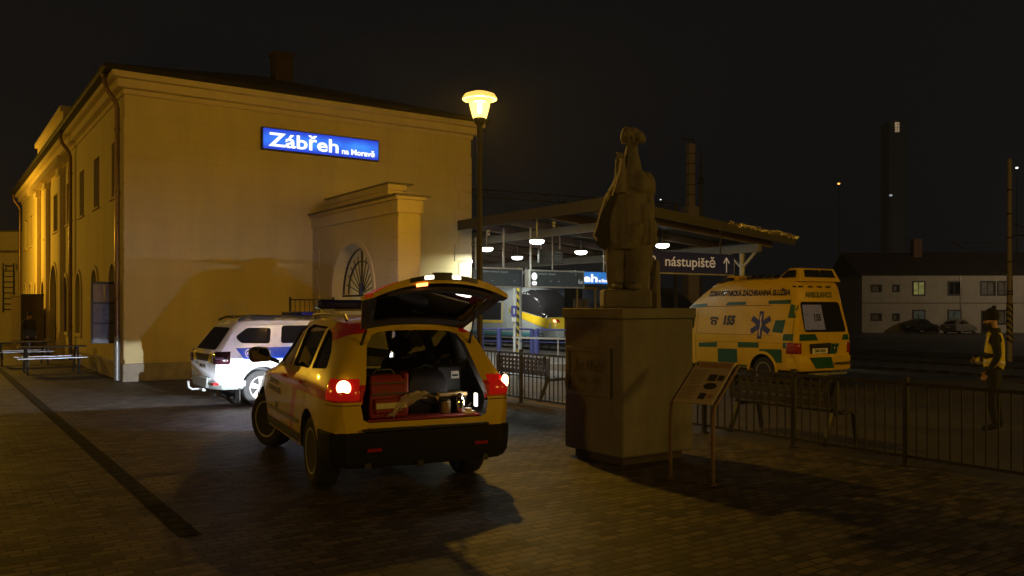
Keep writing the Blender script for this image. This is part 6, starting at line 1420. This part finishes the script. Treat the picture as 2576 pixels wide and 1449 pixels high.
def far_lights():
    def mast(u, v, Y, col, k, label):
        H = EYE + (HORIZON - v) / FOCAL * Y + .75; t = thing('light_mast', label, 'light mast', ((u - 1288) / FOCAL * Y, Y, -.75)); b = MB(); b.tube([(0, 0, 0), (0, 0, H)], [.2, .07], 8); b.build('pole', M_zinc, t); b = MB(); b.lathe([(.05, H - .1 - k), (k, H - .1 - k * .5), (k * .9, H - .1 + k * .2), (.04, H - .1 + k * .4)], seg=12); b.build('lit_head', emit_mat('lit_' + label.split()[0], col, 3.0), t, smooth=60)
    mast(2110, 460, 150, (1, .42, .08), .22, 'orange far light on a tall mast above the ambulance'); mast(1662, 500, 120, (.8, .8, .75), .10, 'white far light on a mast just right of the statue'); mast(2558, 420, 140, (.55, .62, .7), .22, 'cold far light on a mast beside the striped mast'); mast(2241, 489, 160, (.10, .11, .12), .3, 'faint far light on a mast right of the orange one')
    Y = 230.0; x = (2258 - 1288) / FOCAL * Y; z = EYE + (HORIZON - 320) / FOCAL * Y
    t = thing('tower_block', 'dark distant tower block with one lit window near its top', 'building', (x, Y, -.75), R(-8)); b = MB(); b.box(-2.2, 2.2, 0, 8, 0, z + 2.6); b.build('wall', mat('pale_tower_panels', (.75, .70, .62), .9, var=.05), t); b = MB(); b.box(-.65, .45, -.05, -.01, z - .55, z + 2.1); w = b.build('window', emit_mat('lit_tower_window', (1, .72, .42), .36, .5, .8), t); b = MB(); b.box(-.12, -.06, -.08, -.05, z - .55, z + 2.1); b.box(-.65, .45, -.08, -.05, z + .6, z + .68); b.build('glazing_bar', M_frame, w)
far_lights()

HAZE = .0007
# ------------------------------------------------------------------ night sky, moon, camera
w = bpy.data.worlds.new('World'); bpy.context.scene.world = w; w.use_nodes = True; nt = w.node_tree; bg = nt.nodes['Background']
tc = nt.nodes.new('ShaderNodeTexCoord'); sp = nt.nodes.new('ShaderNodeSeparateXYZ'); nt.links.new(tc.outputs['Generated'], sp.inputs[0])
g = ramp01(nt, X(nt, sp.outputs[2]), -.05, .6)
nt.links.new(mixc(nt, g, (.0042, .0046, .0053), (.0039, .0043, .0050)), bg.inputs[0]); bg.inputs[1].default_value = 1.0
m = bpy.data.materials.new('night_haze'); m.use_nodes = True; hn = m.node_tree; hn.nodes.clear(); ho = hn.nodes.new('ShaderNodeOutputMaterial'); hv = hn.nodes.new('ShaderNodeVolumePrincipled')
hv.inputs['Color'].default_value = (.9, .9, .9, 1); hv.inputs['Density'].default_value = HAZE; hv.inputs['Anisotropy'].default_value = .3; hn.links.new(hv.outputs[0], ho.inputs['Volume'])
if HAZE: b = MB(); b.box(-420, 420, -320, 650, -1.8, 60); b.build('haze', m, kind='stuff')
cam = bpy.data.cameras.new('camera'); co = bpy.data.objects.new('camera', cam); C.objects.link(co); bpy.context.scene.camera = co
co.location = (0, 0, EYE); co.rotation_euler = (R(90), 0, 0); cam.sensor_width = 36; cam.lens = 36 * FOCAL / 2576; cam.shift_y = (HORIZON - 1449 / 2) / 2576; cam.clip_start = .05; cam.clip_end = 2000
sc = bpy.context.scene; sc.view_settings.view_transform = 'Standard'; sc.view_settings.look = 'None'; sc.view_settings.exposure = 0; sc.view_settings.gamma = 1
sc.render.engine = 'CYCLES'; cy = sc.cycles; cy.use_denoising = True; cy.use_light_tree = True; cy.max_bounces = 6; cy.diffuse_bounces = 3; cy.glossy_bounces = 3; cy.transparent_max_bounces = 12; cy.sample_clamp_indirect = 3; cy.caustics_reflective = False; cy.caustics_refractive = False
try: cy.denoiser = 'OPENIMAGEDENOISE'
except Exception: pass
